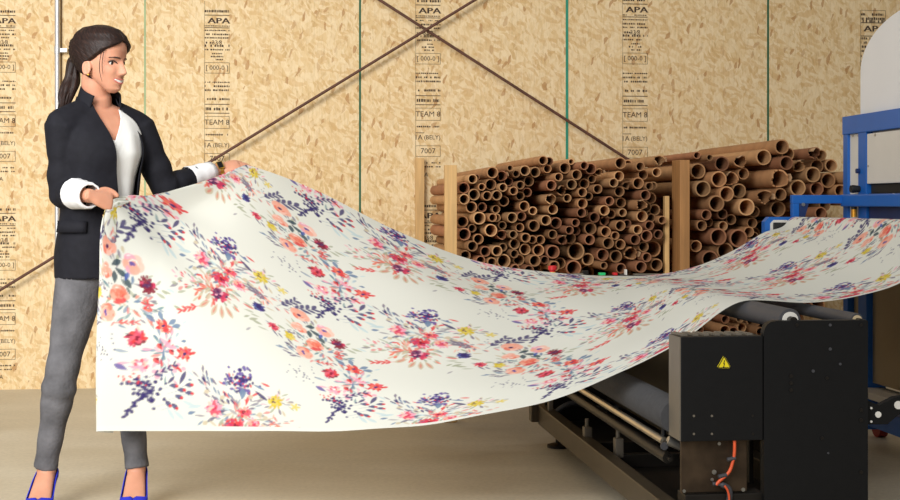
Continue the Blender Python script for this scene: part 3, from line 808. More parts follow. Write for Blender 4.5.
# ------------------------------------------------------------------ printed fabric
# each net point: photo column and row, depth, and the place on the cloth (metres along, metres up from the near selvage)
NET = [
    [(98, 432, 4.60, -.20, 0), (98, 362, 4.60, -.20, .25), (101, 288, 4.60, -.20, .48), (111, 203, 4.64, -.18, .76), (150, 196, 4.83, .03, .89), (197, 185, 4.99, .21, 1.09), (245, 165, 5.18, .42, 1.34)],
    [(165, 431, 4.57, .05, 0), (163, 365, 4.59, .04, .24), (160, 297, 4.65, .04, .50), (163, 236, 4.78, .06, .71), (188, 213, 4.93, .17, .89), (222, 190, 5.06, .32, 1.11), (252, 166.5, 5.2, .46, 1.36)],
    [(240, 431, 4.54, .33, 0), (236, 376, 4.59, .33, .22), (229, 312, 4.7, .33, .47), (226, 260, 4.85, .34, .73), (236, 226, 4.98, .40, .95), (252, 197, 5.12, .48, 1.18), (268, 171.5, 5.25, .54, 1.40)],
    [(355, 430, 4.47, .76, 0), (350, 394, 4.55, .75, .22), (342, 350, 4.72, .73, .5), (331, 302, 4.9, .72, .78), (325, 262, 5.07, .72, 1.02), (318, 225, 5.23, .72, 1.25), (312, 189, 5.38, .72, 1.45)],
    [(455, 420, 4.43, 1.12, 0), (452, 396, 4.52, 1.12, .23), (446, 362, 4.7, 1.11, .5), (436, 320, 4.92, 1.10, .78), (424, 288, 5.1, 1.08, 1.02), (410, 259, 5.32, 1.08, 1.25), (396, 230, 5.5, 1.08, 1.45)],
    [(580, 391, 4.39, 1.48, 0), (572, 377, 4.5, 1.48, .23), (562, 354, 4.72, 1.46, .5), (545, 327, 4.97, 1.45, .78), (527, 303, 5.2, 1.45, 1.02), (505, 283, 5.45, 1.42, 1.25), (483, 262, 5.62, 1.40, 1.45)],
    [(680, 342, 4.37, 1.80, 0), (666, 333, 4.5, 1.80, .23), (650, 320, 4.75, 1.80, .5), (630, 307, 5.0, 1.80, .78), (610, 295, 5.25, 1.80, 1.02), (585, 284, 5.5, 1.78, 1.25), (562, 273.5, 5.72, 1.76, 1.45)],
]
Vt = [0, .23, .5, .78, 1.02, 1.25, 1.45]
rows = [[(*at(p[0], p[1], p[2]), p[3], p[4]) for p in c] for c in NET]
cx_, cd_ = MF.e, MF.d


def line_row(near, far, s0, s1, sag=0):
    """A row straight across between two world points, with a slight sag."""
    out = []
    for t in Vt:
        k = t / 1.45; p = near.lerp(far, k); p.z -= sag * 4 * k * (1 - k)
        out.append((p.x, p.y, p.z, s0 + (s1 - s0) * k, t))
    return out


def roller_pt(frame, x, y, z, r, ang):
    return frame.world((x + r * math.sin(ang), y, z + r * math.cos(ang)))


ynr = MF.loc(at(759, 300, 4.36)).y; yfr = MF.loc(at(638, 276, 5.85)).y
rr1 = .034 + .003
a = [roller_pt(MF, r1x, y, r1z, rr1, math.radians(-12)) for y in (ynr, yfr)]; rows.append(line_row(a[0], a[1], 1.98, 2.0))
a = [roller_pt(MF, r1x, y, r1z, rr1, math.radians(12)) for y in (ynr, yfr)]; rows.append(line_row(a[0], a[1], 2.03, 2.05))
rows.append(line_row(at(812, 302.5, 4.37), at(700, 265, 5.86), 2.27, 2.27, .004))
rows.append(line_row(at(860, 295.5, 4.38), at(735, 249.5, 5.88), 2.46, 2.47, .006))
rows.append(line_row(at(900, 283, 4.39), at(764, 232.5, 5.885), 2.66, 2.66, .004))
yn3 = PF.loc(at(950, 235, 4.4)).y; yf3 = PF.loc(at(788, 220, 5.89)).y
for ang in (-64, -45, -25, -5, 12):
    a = [roller_pt(PF, frx, y, frz, TR + .003, math.radians(ang)) for y in (yn3, yf3)]; rows.append(line_row(a[0], a[1], 0, 0))
for dx, dz in ((.10, .037), (.20, .028), (-frx + .028, .02)):
    a = [PF.world((frx + dx, y, frz + dz)) for y in (yn3, yf3)]; rows.append(line_row(a[0], a[1], 0, 0))
for k in range(7, len(rows)):          # past the sag the cloth lies straight: measure on along it
    A_, B_ = np.array(rows[k - 1]), np.array(rows[k]); dl = np.linalg.norm(B_[:, :3] - A_[:, :3], axis=1)
    B_[:, 3] = A_[:, 3] + dl.mean(); rows[k] = [tuple(q) for q in B_]
# the end of the cloth turns back behind itself at the woman's hand
back = []
for k, p in enumerate(rows[0]):
    q = Vector(p[:3]); w_ = [.045, .045, .045, .03, .012, .01, .008][k]
    back.append((q.x + w_, q.y + .035 if k < 4 else q.y + .03, q.z - (.01 if k < 4 else .03), p[3] - .06, p[4]))
rows.insert(0, back)
NETA = np.array(rows)                     # stations x 7 x 5


def cr_interp(A, n_per):
    """Catmull-Rom along axis 0, n_per[k] samples in span k."""
    out = []
    K = A.shape[0]
    for k in range(K - 1):
        p1, p2 = A[k], A[k + 1]; p0 = A[k - 1] if k else 2 * p1 - p2; p3 = A[k + 2] if k + 2 < K else 2 * p2 - p1
        d1 = np.linalg.norm((p1 - p0)[..., :3], axis=-1, keepdims=True) + 1e-6; d2 = np.linalg.norm((p2 - p1)[..., :3], axis=-1, keepdims=True) + 1e-6; d3 = np.linalg.norm((p3 - p2)[..., :3], axis=-1, keepdims=True) + 1e-6
        m1 = ((p1 - p0) / d1 * d2 + (p2 - p1) / d2 * d1) / (d1 + d2) * d2
        m2 = ((p2 - p1) / d2 * d3 + (p3 - p2) / d3 * d2) / (d2 + d3) * d2
        for j in range(n_per[k]):
            t = j / n_per[k]
            out.append((2 * t ** 3 - 3 * t ** 2 + 1) * p1 + (t ** 3 - 2 * t ** 2 + t) * m1 + (-2 * t ** 3 + 3 * t ** 2) * p2 + (t ** 3 - t ** 2) * m2)
    out.append(A[-1])
    return np.array(out)


span = np.linalg.norm(np.diff(NETA[:, :, :3], axis=0), axis=-1).max(1)
G = cr_interp(NETA, [max(4, int(round(d / .0036))) for d in span])
Gt = np.swapaxes(G, 0, 1)
spanv = np.linalg.norm(np.diff(NETA[1:9, :, :3], axis=1), axis=-1).mean(0)
G = np.swapaxes(cr_interp(Gt, [max(4, int(round(d / .0031))) for d in spanv]), 0, 1)
nI, nJ = G.shape[:2]
Sg, Tg = G[..., 3], G[..., 4]
# soft drape: folds fanning out from the near hand, long ripples towards the machine
hs, ht = -.18, .80
dxs, dts = Sg - hs, ht + .05 - Tg
angf = np.arctan2(dts, dxs + 1e-6); dist = np.hypot(dxs, dts)
fan = np.sin(angf * 9 + .6) * np.exp(-((dist - .32) / .34) ** 2) * .004 * (Sg < 1.4)
rip = .0045 * np.sin(Sg * 5.2 + Tg * 3.0) * np.sin(Tg * 4.2 + .8) * np.clip((Sg - .3) / .4, 0, 1) * np.clip((1.9 - Sg) / .4, 0, 1)
hem = .003 * np.sin(Sg * 17) * np.exp(-(Tg / .12) ** 2) * np.clip((1.9 - Sg) / .3, 0, 1)
nrm = np.cross(np.gradient(G[..., :3], axis=0), np.gradient(G[..., :3], axis=1)); nrm /= np.linalg.norm(nrm, axis=-1, keepdims=True) + 1e-12
G[..., :3] += nrm * (fan + rip + hem)[..., None]

# ---- the print, painted in metres on the flat cloth
RES = .0022
S0, S1_, T0, T1 = -.45, 3.45, -.02, 1.5
cw, ch = int((S1_ - S0) / RES), int((T1 - T0) / RES)
canvas = np.zeros((ch, cw, 3)); canvas[:] = np.array(lin(228, 229, 219)[:3])
C = {k: np.array(lin(*v)[:3]) for k, v in dict(
    coral=(243, 172, 150), coral2=(248, 198, 180), orange=(236, 120, 96), red=(222, 66, 68), rose=(228, 92, 112), pink=(240, 166, 186), magenta=(204, 60, 96), maroon=(134, 34, 56),
    navy=(62, 52, 108), violet=(104, 88, 158), plum=(92, 48, 92), slate=(110, 134, 164), teal=(96, 138, 146), paleteal=(196, 214, 216), dkgreen=(52, 74, 84), sage=(168, 172, 146),
    beige=(206, 192, 164), grey=(130, 120, 138), yellow=(214, 190, 50), palegold=(226, 204, 100), white=(250, 247, 238), blue=(70, 92, 168)).items()}


def stamp(cx, cy, a, b, rot, col, alpha=1., shape='ell'):
    R = max(a, b) + RES * 2
    i0, i1 = int((cx - R - S0) / RES), int((cx + R - S0) / RES) + 2; j0, j1 = int((cy - R - T0) / RES), int((cy + R - T0) / RES) + 2
    i0, i1, j0, j1 = max(i0, 0), min(i1, cw), max(j0, 0), min(j1, ch)
    if i0 >= i1 or j0 >= j1: return
    X, Y = np.meshgrid(S0 + (np.arange(i0, i1) + .5) * RES - cx, T0 + (np.arange(j0, j1) + .5) * RES - cy)
    x = X * math.cos(rot) + Y * math.sin(rot); y = -X * math.sin(rot) + Y * math.cos(rot)
    if shape == 'leaf':
        u = np.clip(x / a, -1, 1); d = b * (1 - u * u) * (1 + .35 * u) - np.abs(y); d = np.where(np.abs(x) > a, -1, d)
    else:
        d = (1 - np.sqrt((x / a) ** 2 + (y / b) ** 2)) * min(a, b)
    m = np.clip(d / RES + .5, 0, 1)[..., None] * alpha
    reg = canvas[j0:j1, i0:i1]; reg[:] = reg * (1 - m) + C[col] * m


def leaf(cx, cy, L, w, ang, col, alpha=.9): stamp(cx, cy, L, w, ang, col, alpha, 'leaf')


def bloom(r, cx, cy, R, cols, centre='navy', n=6):
    R *= .98
    if cols[0] in ('red', 'rose', 'magenta', 'maroon', 'yellow', 'pink', 'violet'):
        # brush-stroke flower: two rings of separate petals with the cloth showing between them
        for q, (dist_, m_) in enumerate(((.62, 9), (.30, 6))):
            for k in range(m_):
                a = 2 * PI * k / m_ + r.uniform(-.2, .2)
                leaf(cx + R * dist_ * math.cos(a), cy + R * dist_ * math.sin(a), R * r.uniform(.30, .42), R * r.uniform(.17, .26), a + r.choice((0, .5, -.5, 1.2)), r.choice(cols), .95)
        for k in range(6):
            a = r.uniform(0, 6.3); leaf(cx + R * .9 * math.cos(a), cy + R * .9 * math.sin(a), R * .26, R * .12, a, cols[0], .9)
        if centre:
            for k in range(5): stamp(cx + r.uniform(-.2, .2) * R, cy + r.uniform(-.2, .2) * R, R * .15, R * .11, r.uniform(0, 3), centre, .9)
        return
    # a loose watercolour flower: overlapping petals, a few brush strokes, a dark eye
    for k in range(n):
        a = 2 * PI * k / n + r.uniform(-.3, .3); rr_ = R * r.uniform(.5, .66)
        stamp(cx + rr_ * math.cos(a), cy + rr_ * math.sin(a), R * r.uniform(.42, .55), R * r.uniform(.32, .45), a + r.uniform(-.4, .4) + PI / 2, r.choice(cols), .9)
    stamp(cx, cy, R * .5, R * .5, 0, cols[0], .8)
    for k in range(7):
        a = r.uniform(0, 2 * PI); q = R * r.uniform(.2, .8)
        leaf(cx + q * math.cos(a), cy + q * math.sin(a), R * r.uniform(.18, .34), R * .07, a + PI / 2, r.choice(cols[-2:] + ['white']), .75)
    if centre:
        for k in range(4): stamp(cx + r.uniform(-.2, .2) * R, cy + r.uniform(-.2, .2) * R, R * .17, R * .13, r.uniform(0, 3), centre, .9)


def sprig(r, x, y, ang, L, col, n=6, lw=.006, ll=.016):
    # a stem with paired leaves
    n = min(n, 4); lw *= 1.35; ll *= 1.2
    for k in range(12):
        t = k / 11 * L; stamp(x + t * math.cos(ang), y + t * math.sin(ang), .0032, .0014, ang, col, .7)
    for k in range(n):
        t = L * (.25 + .75 * k / max(1, n - 1))
        for s_ in (-1, 1):
            a = ang + s_ * r.uniform(.3, .65); leaf(x + t * math.cos(ang) + ll * .7 * math.cos(a), y + t * math.sin(ang) + ll * .7 * math.sin(a), ll * r.uniform(.7, 1), lw * r.uniform(.5, .8), a, col)


def strokes(r, x, y, ang, L, w, n, cols, ll=.015):
    for k in range(n):
        t = L * r.random(); o = r.uniform(-w, w); a = ang + (o / w) * .6 + r.uniform(-.25, .25)
        leaf(x + t * math.cos(ang) - o * math.sin(ang), y + t * math.sin(ang) + o * math.cos(ang), ll * r.uniform(.6, 1.2), ll * r.uniform(.18, .28), a, r.choice(cols), .92)


def berries(r, x, y, w, h, n, col, rad=.0055):
    for k in range(n): stamp(x + r.gauss(0, w * .5), y + r.gauss(0, h * .5), rad * r.uniform(.6, 1.15), rad * r.uniform(.6, 1), r.uniform(0, 3), col, .92)


def loose_leaves(r, x, y, w, h, n, cols, L=.014):
    L *= 1.15
    for k in range(int(n * 2.3)):
        px_, py_ = x + max(-w, min(w, r.gauss(0, w * .44))), y + max(-h, min(h, r.gauss(0, h * .44))); a = math.atan2(py_ - y, px_ - x) + r.uniform(-.5, .5)
        leaf(px_, py_, L * r.uniform(.6, 1.2), L * r.uniform(.16, .32), a, r.choice(cols), r.uniform(.6, .95))


def bouquet_a(X, Y, seed):
    r = random.Random(3)
    loose_leaves(r, X - .1, Y - .02, .22, .14, 26, ['sage', 'beige', 'paleteal', 'grey', 'sage'], .016)
    loose_leaves(r, X + .04, Y - .24, .12, .12, 34, ['teal', 'slate', 'red', 'slate', 'paleteal', 'pink'], .016)
    loose_leaves(r, X - .05, Y - .08, .1, .1, 22, ['slate', 'dkgreen', 'red', 'orange', 'teal'], .014)
    sprig(r, X - .20, Y + .08, .9, .10, 'navy', 5); sprig(r, X - .16, Y + .10, .6, .10, 'navy', 5, .007, .02); sprig(r, X - .23, Y + .07, 2.6, .07, 'grey', 5)
    strokes(r, X - .14, Y - .14, 2.7, .10, .03, 20, ['grey', 'navy', 'slate'])
    sprig(r, X - .1, Y - .15, .2, .06, 'red', 4, .003, .010)
    berries(r, X - .155, Y - .04, .05, .03, 24, 'grey', .0035); berries(r, X - .13, Y - .24, .05, .04, 30, 'navy', .003); berries(r, X - .14, Y + .13, .06, .03, 20, 'grey', .003)
    bloom(r, X - .27, Y + .02, .024, ['violet', 'navy', 'blue', 'slate'], 'navy', 6); berries(r, X - .27, Y + .02, .03, .03, 16, 'navy', .006)
    bloom(r, X - .225, Y - .05, .02, ['red', 'rose', 'magenta'], 'maroon', 5)
    bloom(r, X - .125, Y + .09, .034, ['coral', 'coral2', 'coral', 'orange'], 'plum', 6)
    bloom(r, X - .045, Y + .055, .033, ['coral', 'coral2', 'coral2', 'pink'], 'violet', 6); bloom(r, X - .135, Y + .012, .028, ['coral', 'coral2', 'orange'], None, 5)
    bloom(r, X - .17, Y - .06, .021, ['yellow', 'palegold', 'yellow'], None, 5)
    for (dx, dy, a) in ((-.095, .045, .6), (-.08, .02, -.4), (-.10, .0, 1.6), (-.06, -.005, -1.1)): leaf(X + dx, Y + dy, .02, .009, a, 'dkgreen')
    leaf(X - .062, Y + .012, .016, .006, 1.2, 'blue'); leaf(X - .045, Y + .005, .014, .005, 1.5, 'slate')
    bloom(r, X - .085, Y - .05, .032, ['orange', 'coral', 'coral', 'red'], 'orange', 6)
    bloom(r, X, Y, .03, ['maroon', 'maroon', 'magenta', 'plum'], 'plum', 6)
    bloom(r, X - .125, Y - .12, .032, ['coral', 'coral2', 'orange'], 'violet', 6)
    for k in range(5):
        a = k * 2 * PI / 5 + .3; leaf(X - .003 + .011 * math.cos(a), Y - .068 + .011 * math.sin(a), .012, .004, a, 'red')
    bloom(r, X + .048, Y - .14, .03, ['red', 'red', 'orange', 'coral'], 'navy', 6)
    for (dx, dy, a) in ((.005, -.115, 2.4), (.04, -.10, 1.9), (.085, -.12, .6), (.10, -.135, .2)): leaf(X + dx, Y + dy, .02, .009, a, 'slate')
    bloom(r, X - .035, Y - .195, .032, ['magenta', 'rose', 'red', 'maroon'], 'maroon', 7)
    leaf(X + .055, Y - .205, .034, .009, -.7, 'pink', .8); leaf(X + .075, Y - .22, .024, .007, -.1, 'pink', .8)
    bloom(r, X + .128, Y - .24, .031, ['red', 'rose', 'orange', 'red'], 'navy', 6)
    for (dx, dy) in ((.03, -.22), (.075, -.24), (.018, -.275)): leaf(X + dx, Y + dy, .014, .009, 2.2, 'red'); leaf(X + dx + .004, Y + dy + .006, .007, .005, 2.2, 'maroon')
    bloom(r, X - .027, Y - .292, .027, ['pink', 'pink', 'rose', 'coral2'], 'white', 5)
    for (dx, dy) in ((.012, -.315), (.035, -.312), (.1, -.285), (.12, -.30), (.02, -.335), (.085, -.31)): stamp(X + dx, Y + dy, .009, .008, 0, 'pink', .85)
    leaf(X - .075, Y - .30, .022, .009, 2.6, 'violet')
    sprig(r, X - .01, Y - .34, .5, .10, 'navy', 4, .005, .014)
    berries(r, X - .02, Y - .355, .05, .02, 32, 'navy', .0066); berries(r, X - .01, Y - .395, .042, .032, 34, 'navy', .0072); berries(r, X - .04, Y - .345, .05, .02, 14, 'red', .004)
    for k in range(13):
        t = k / 12; stamp(X - .01 - .055 * t + r.uniform(-.008, .008), Y - .40 - .075 * t + r.uniform(-.006, .006), .0075, .0052, r.uniform(0, 3), 'navy', .95)
    for (dx, dy, a) in ((.08, -.365, -.1), (.10, -.405, -.3), (.085, -.44, -.7), (.14, -.36, .1), (.14, -.39, -.1), (.06, -.43, -.8), (.11, -.38, 0)):
        leaf(X + dx, Y + dy, .017, .0085, a, 'navy'); leaf(X + dx + .012 * math.cos(a), Y + dy + .012 * math.sin(a), .008, .006, a, 'red')
        for q in range(8): stamp(X + dx - q * .007, Y + dy + .0 - q * .002, .003, .0011, .2, 'slate', .6)
    leaf(X + .115, Y - .335, .03, .008, 1.1, 'navy'); leaf(X + .07, Y - .345, .02, .006, .8, 'navy')
    for (dx, dy, a) in ((.07, -.465, -1), (.1, -.47, -.7), (.14, -.43, -.4), (.16, -.44, .2)): leaf(X + dx, Y + dy, .03, .007, a, 'paleteal')


def bouquet_b(X, Y, seed):
    r = random.Random(8)
    loose_leaves(r, X - .15, Y - .06, .17, .12, 44, ['slate', 'grey', 'sage', 'beige', 'red', 'navy', 'paleteal'], .017)
    loose_leaves(r, X - .2, Y - .17, .14, .09, 36, ['beige', 'sage', 'red', 'orange', 'sage'], .017)
    loose_leaves(r, X + .01, Y + .0, .08, .06, 14, ['sage', 'beige', 'grey', 'pink'], .013); loose_leaves(r, X + .0, Y - .1, .08, .06, 18, ['red', 'coral', 'grey', 'orange'], .011)
    strokes(r, X - .20, Y - .02, 2.3, .16, .04, 26, ['navy', 'slate', 'navy', 'grey']); strokes(r, X - .12, Y - .02, 2.0, .12, .05, 18, ['slate', 'red', 'navy', 'grey'])
    strokes(r, X - .26, Y - .17, 2.9, .12, .03, 22, ['pink', 'red', 'coral', 'grey'], .010); sprig(r, X - .26, Y - .25, 3.4, .08, 'red', 4, .005, .014)
    berries(r, X - .124, Y + .08, .055, .05, 52, 'violet', .0075); berries(r, X - .124, Y + .08, .05, .045, 26, 'navy', .007); berries(r, X - .12, Y + .075, .05, .04, 16, 'red', .004)
    leaf(X - .12, Y + .02, .024, .011, 1.4, 'slate'); leaf(X - .05, Y + .02, .03, .007, -.7, 'navy'); leaf(X - .03, Y + .07, .018, .005, -.3, 'red'); leaf(X - .055, Y + .055, .024, .005, -.4, 'slate')
    bloom(r, X - .235, Y - .045, .034, ['pink', 'rose', 'coral2', 'rose'], 'magenta', 6)
    bloom(r, X - .12, Y - .055, .028, ['rose', 'red', 'coral', 'rose'], 'maroon', 6)
    bloom(r, X - .155, Y - .11, .035, ['rose', 'magenta', 'red', 'pink'], 'maroon', 7); bloom(r, X - .085, Y - .105, .029, ['pink', 'rose', 'coral'], 'magenta', 6)
    bloom(r, X - .17, Y - .19, .037, ['magenta', 'rose', 'pink', 'plum'], 'plum', 7); stamp(X - .18, Y - .175, .02, .013, .5, 'plum', .8)
    for (dx, dy, a) in ((-.17, -.265, -1.6), (-.2, -.26, -2.1), (-.14, -.26, -1.1), (-.24, -.24, -2.6)): leaf(X + dx, Y + dy, .03, .010, a, 'beige'); leaf(X + dx, Y + dy, .02, .004, a, 'red', .5)
    for (dx, dy) in ((-.06, -.06), (-.04, -.075), (-.2, -.0), (-.27, -.1), (-.26, .02), (-.09, .01)): stamp(X + dx, Y + dy, .010, .008, .4, 'beige', .9)
    bloom(r, X, Y, .03, ['yellow', 'palegold', 'yellow', 'yellow'], None, 7); berries(r, X, Y, .014, .01, 5, 'plum', .004)
    for k in range(5):
        a = k * 2 * PI / 5; leaf(X + .075 + .009 * math.cos(a), Y - .015 + .009 * math.sin(a), .011, .0045, a, 'palegold')


LP, LQ = .72, .60
for k in range(-1, 5):
    for q in (-1, 0, 1, 2):
        if q >= 0: bouquet_a(k * LP, .53 + q * LQ, k)
        bouquet_b(.47 + k * LP, .13 + q * LQ, k)
# sample on the grid
fi = np.clip((Sg - S0) / RES - .5, 0, cw - 1.001); fj = np.clip((Tg - T0) / RES - .5, 0, ch - 1.001)
i0, j0 = fi.astype(int), fj.astype(int); ti, tj = (fi - i0)[..., None], (fj - j0)[..., None]
colr = (canvas[j0, i0] * (1 - ti) + canvas[j0, i0 + 1] * ti) * (1 - tj) + (canvas[j0 + 1, i0] * (1 - ti) + canvas[j0 + 1, i0 + 1] * ti) * tj
plain = (Tg < .018)[..., None]; colr = np.where(plain, np.array(lin(229, 230, 221)[:3]), colr)

fo = Vector(G[nI // 3, 0, :3]); fo.z = 0
base = np.array(fo)
me = bpy.data.meshes.new('printed_fabric')
nv = nI * nJ
me.vertices.add(nv); me.vertices.foreach_set('co', (G[..., :3] - base).reshape(-1).astype(np.float32))
idx = np.arange(nv).reshape(nI, nJ)
quads = np.stack([idx[:-1, :-1], idx[1:, :-1], idx[1:, 1:], idx[:-1, 1:]], -1).reshape(-1, 4)
me.loops.add(quads.size); me.loops.foreach_set('vertex_index', quads.reshape(-1).astype(np.int32))
me.polygons.add(len(quads)); me.polygons.foreach_set('loop_start', np.arange(0, quads.size, 4, dtype=np.int32)); me.update()
ca = me.color_attributes.new('print', 'FLOAT_COLOR', 'POINT')
ca.data.foreach_set('color', np.concatenate([colr, np.ones(colr.shape[:2] + (1,))], -1).reshape(-1).astype(np.float32))
me.validate()
m, nt, b = new_mat('printed cotton')
an = N(nt, 'ShaderNodeAttribute', attribute_name='print'); nt.links.new(an.outputs['Color'], b.inputs['Base Color']); b.inputs['Roughness'].default_value = .85; b.inputs['Specular IOR Level'].default_value = .2
tr = N(nt, 'ShaderNodeBsdfTranslucent'); nt.links.new(an.outputs['Color'], tr.inputs['Color'])
ms = N(nt, 'ShaderNodeMixShader'); ms.inputs[0].default_value = .22
nt.links.new(b.outputs[0], ms.inputs[1]); nt.links.new(tr.outputs[0], ms.inputs[2]); nt.links.new(ms.outputs[0], nt.nodes['Material Output'].inputs['Surface'])
fab = obj('printed_fabric', me, m, None, 'all'); fab.location = fo
tag(fab, 'long cream fabric printed with red and navy flowers, held up by the woman', 'fabric')

# ------------------------------------------------------------------ the woman
WB = Vector((-1.245, 4.83, 0))
person = empty('person', WB); tag(person, 'woman in a black blazer, grey jeans and blue heels holding out the fabric', 'person')
FA = math.radians(-48)
bf = Vector((math.cos(FA), math.sin(FA), 0)); bl = Vector((-math.sin(FA), math.cos(FA), 0)); UP = Vector((0, 0, 1))
W2 = lambda px, py, Y: at(px, py, Y) - WB


def ell_ring(c, a, b_, n=28, f=bf, l=bl, p=2.3, tilt=0):
    out = []
    for k in range(n):
        t = 2 * PI * k / n; ct, st = math.cos(t), math.sin(t)
        x = b_ * math.copysign(abs(ct) ** (2 / p), ct); y = a * math.copysign(abs(st) ** (2 / p), st)
        out.append(c + f * x + l * y)
    return out


def spline_vals(keys, n):
    """Resample rows of numbers smoothly."""
    A = np.array(keys, float); K = len(A); out = []
    for q in range(n):
        u = q / (n - 1) * (K - 1); k = min(int(u), K - 2); t = u - k
        p0, p1, p2, p3 = A[max(k - 1, 0)], A[k], A[k + 1], A[min(k + 2, K - 1)]
        out.append(.5 * ((2 * p1) + (p2 - p0) * t + (2 * p0 - 5 * p1 + 4 * p2 - p3) * t * t + (3 * p1 - p0 - 3 * p2 + p3) * t ** 3))
    return out


# torso rows: z, offset forward, half width, half depth
TORSO = [(.76, -.01, .10, .09), (.80, -.0, .138, .102), (.86, -.0, .142, .104), (.94, -.0, .134, .098), (1.03, .0, .125, .092), (1.08, .0, .118, .09), (1.16, .0, .13, .1), (1.24, .012, .148, .112), (1.31, .006, .155, .102), (1.36, -.008, .155, .085), (1.395, -.02, .125, .066), (1.42, -.022, .07, .055)]


def torso_rings(ga, gb, rows, n=40, m=28):
    return [ell_ring(bf * v[1] + UP * v[0], v[2] + ga, v[3] + gb, n=m) for v in spline_vals(rows, n)]


hip_r = W2(84.5, 262, 4.785); hip_l = W2(118, 262, 4.89)
kn_r = W2(61.5, 374, 4.71); kn_l = W2(127, 372, 4.82)
an_r = W2(46.5, 462, 4.75); an_l = W2(136.5, 462, 4.77)
sh_r = W2(62.5, 123, 4.73); sh_l = W2(137, 126, 4.93)
el_r = W2(64, 192, 4.75); el_l = W2(166, 187, 4.98)
wr_r = W2(91, 196, 4.605); wr_l = W2(219, 169.5, 5.19)


def limb(a, b_, c, rads, n=10, bow=Vector((0, 0, 0))):
    """A limb through three joints as (points, radii)."""
    pts = smooth_path([a, a.lerp(b_, .5) + bow, b_, b_.lerp(c, .35) + bow, c], n)
    rr_ = spline_vals([[r] for r in rads], len(pts))
    return pts, [float(r[0]) for r in rr_]


def add_limb(bm, l, n=20): tube(bm, l[0], l[1], n)


leg_r = limb(hip_r, kn_r, an_r, [.083, .077, .066, .053, .049, .052, .046, .036, .033])
leg_l = limb(hip_l, kn_l, an_l, [.083, .077, .066, .053, .049, .052, .046, .036, .033])
arm_r = limb(sh_r, el_r, wr_r, [.05, .046, .041, .037, .037, .037, .032, .026, .024])
arm_l = limb(sh_l, el_l, wr_l, [.05, .046, .041, .037, .037, .037, .032, .026, .024])

# head shape
HZ = .228
KZ = [0, .012, .03, .05, .075, .10, .125, .15, .175, .20, .217, .228]
KF = [.058, .077, .082, .084, .086, .085, .087, .091, .088, .071, .046, .004]
KB = [-.045, -.028, -.004, .03, .064, .084, .096, .10, .097, .078, .052, .004]
KW = [.014, .030, .041, .050, .058, .066, .071, .073, .071, .058, .038, .003]
hf = Vector((.925, -.38, 0)).normalized(); hf.z = -.07; hf.normalize(); hl = UP.cross(hf).normalized(); hu = hf.cross(hl).normalized()
HO = W2(99.5, 92.5, 4.815)          # under the chin, on the head's axis


def hp(x, y, z): return HO + hf * x + hl * y + hu * z


def g(v, s): return math.exp(-(v / s) ** 2)


def face_bump(y, z):
    ay = abs(y); d = 0
    if .058 < z < .118:
        if z > .071: A = .004 + .023 * ((.118 - z) / .047) ** .9; sg = .0062 + .006 * (.118 - z) / .047
        else: A = .027 * ((z - .058) / .013) ** .7; sg = .0122
        d += A * g(y, sg)
    d += .006 * g(ay - .011, .006) * g(z - .068, .007)
    d -= .010 * g(ay - .031, .014) * g(z - .104, .011)
    d += .004 * g(ay - .028, .02) * g(z - .122, .008)
    d += .0065 * g(ay - .038, .016) * g(z - .074, .017)
    d += .006 * g(y, .02) * g(z - .050, .006) + .0065 * g(y, .017) * g(z - .036, .006)
    d -= .004 * g(y, .026) * g(z - .0428 - 4 * y * y, .003)
    d += .007 * g(y, .018) * g(z - .012, .011)
    return d


def head_ring(z, n=72, off=0):
    f_, b_, w = np.interp(z, KZ, KF), np.interp(z, KZ, KB), np.interp(z, KZ, KW)
    cx = (f_ - b_) / 2; rx = (f_ + b_) / 2
    out = []
    for k in range(n):
        t = 2 * PI * k / n; ct, st = math.cos(t), math.sin(t)
        x = rx * math.copysign(abs(ct) ** .92, ct); y = w * math.copysign(abs(st) ** .92, st)
        x += cx
        if ct > 0: x += face_bump(y, z) * min(1, ct * 1.6)
        s = 1 + off / max(rx, .02)
        out.append((x, y))
    return out


def front_x(y, z):
    f_, b_, w = np.interp(z, KZ, KF), np.interp(z, KZ, KB), np.interp(z, KZ, KW)
    cx = (f_ - b_) / 2; rx = (f_ + b_) / 2
    st = min(.999, (abs(y) / w)) ** (1 / .92); ct = math.sqrt(1 - st * st)
    return cx + rx * ct ** .92 + face_bump(y, z) * min(1, ct * 1.6)


def finger(bm, base_, dirs, lens, r0):
    """Chain of phalanges."""
    pts = [base_]; p = base_
    for d, L in zip(dirs, lens): p = p + d.normalized() * L; pts.append(p)
    path = smooth_path(pts, 4); n = len(path)
    tube(bm, path, [r0 * (1 - .22 * k / (n - 1)) if k < n - 1 else r0 * .45 for k in range(n)], 12)


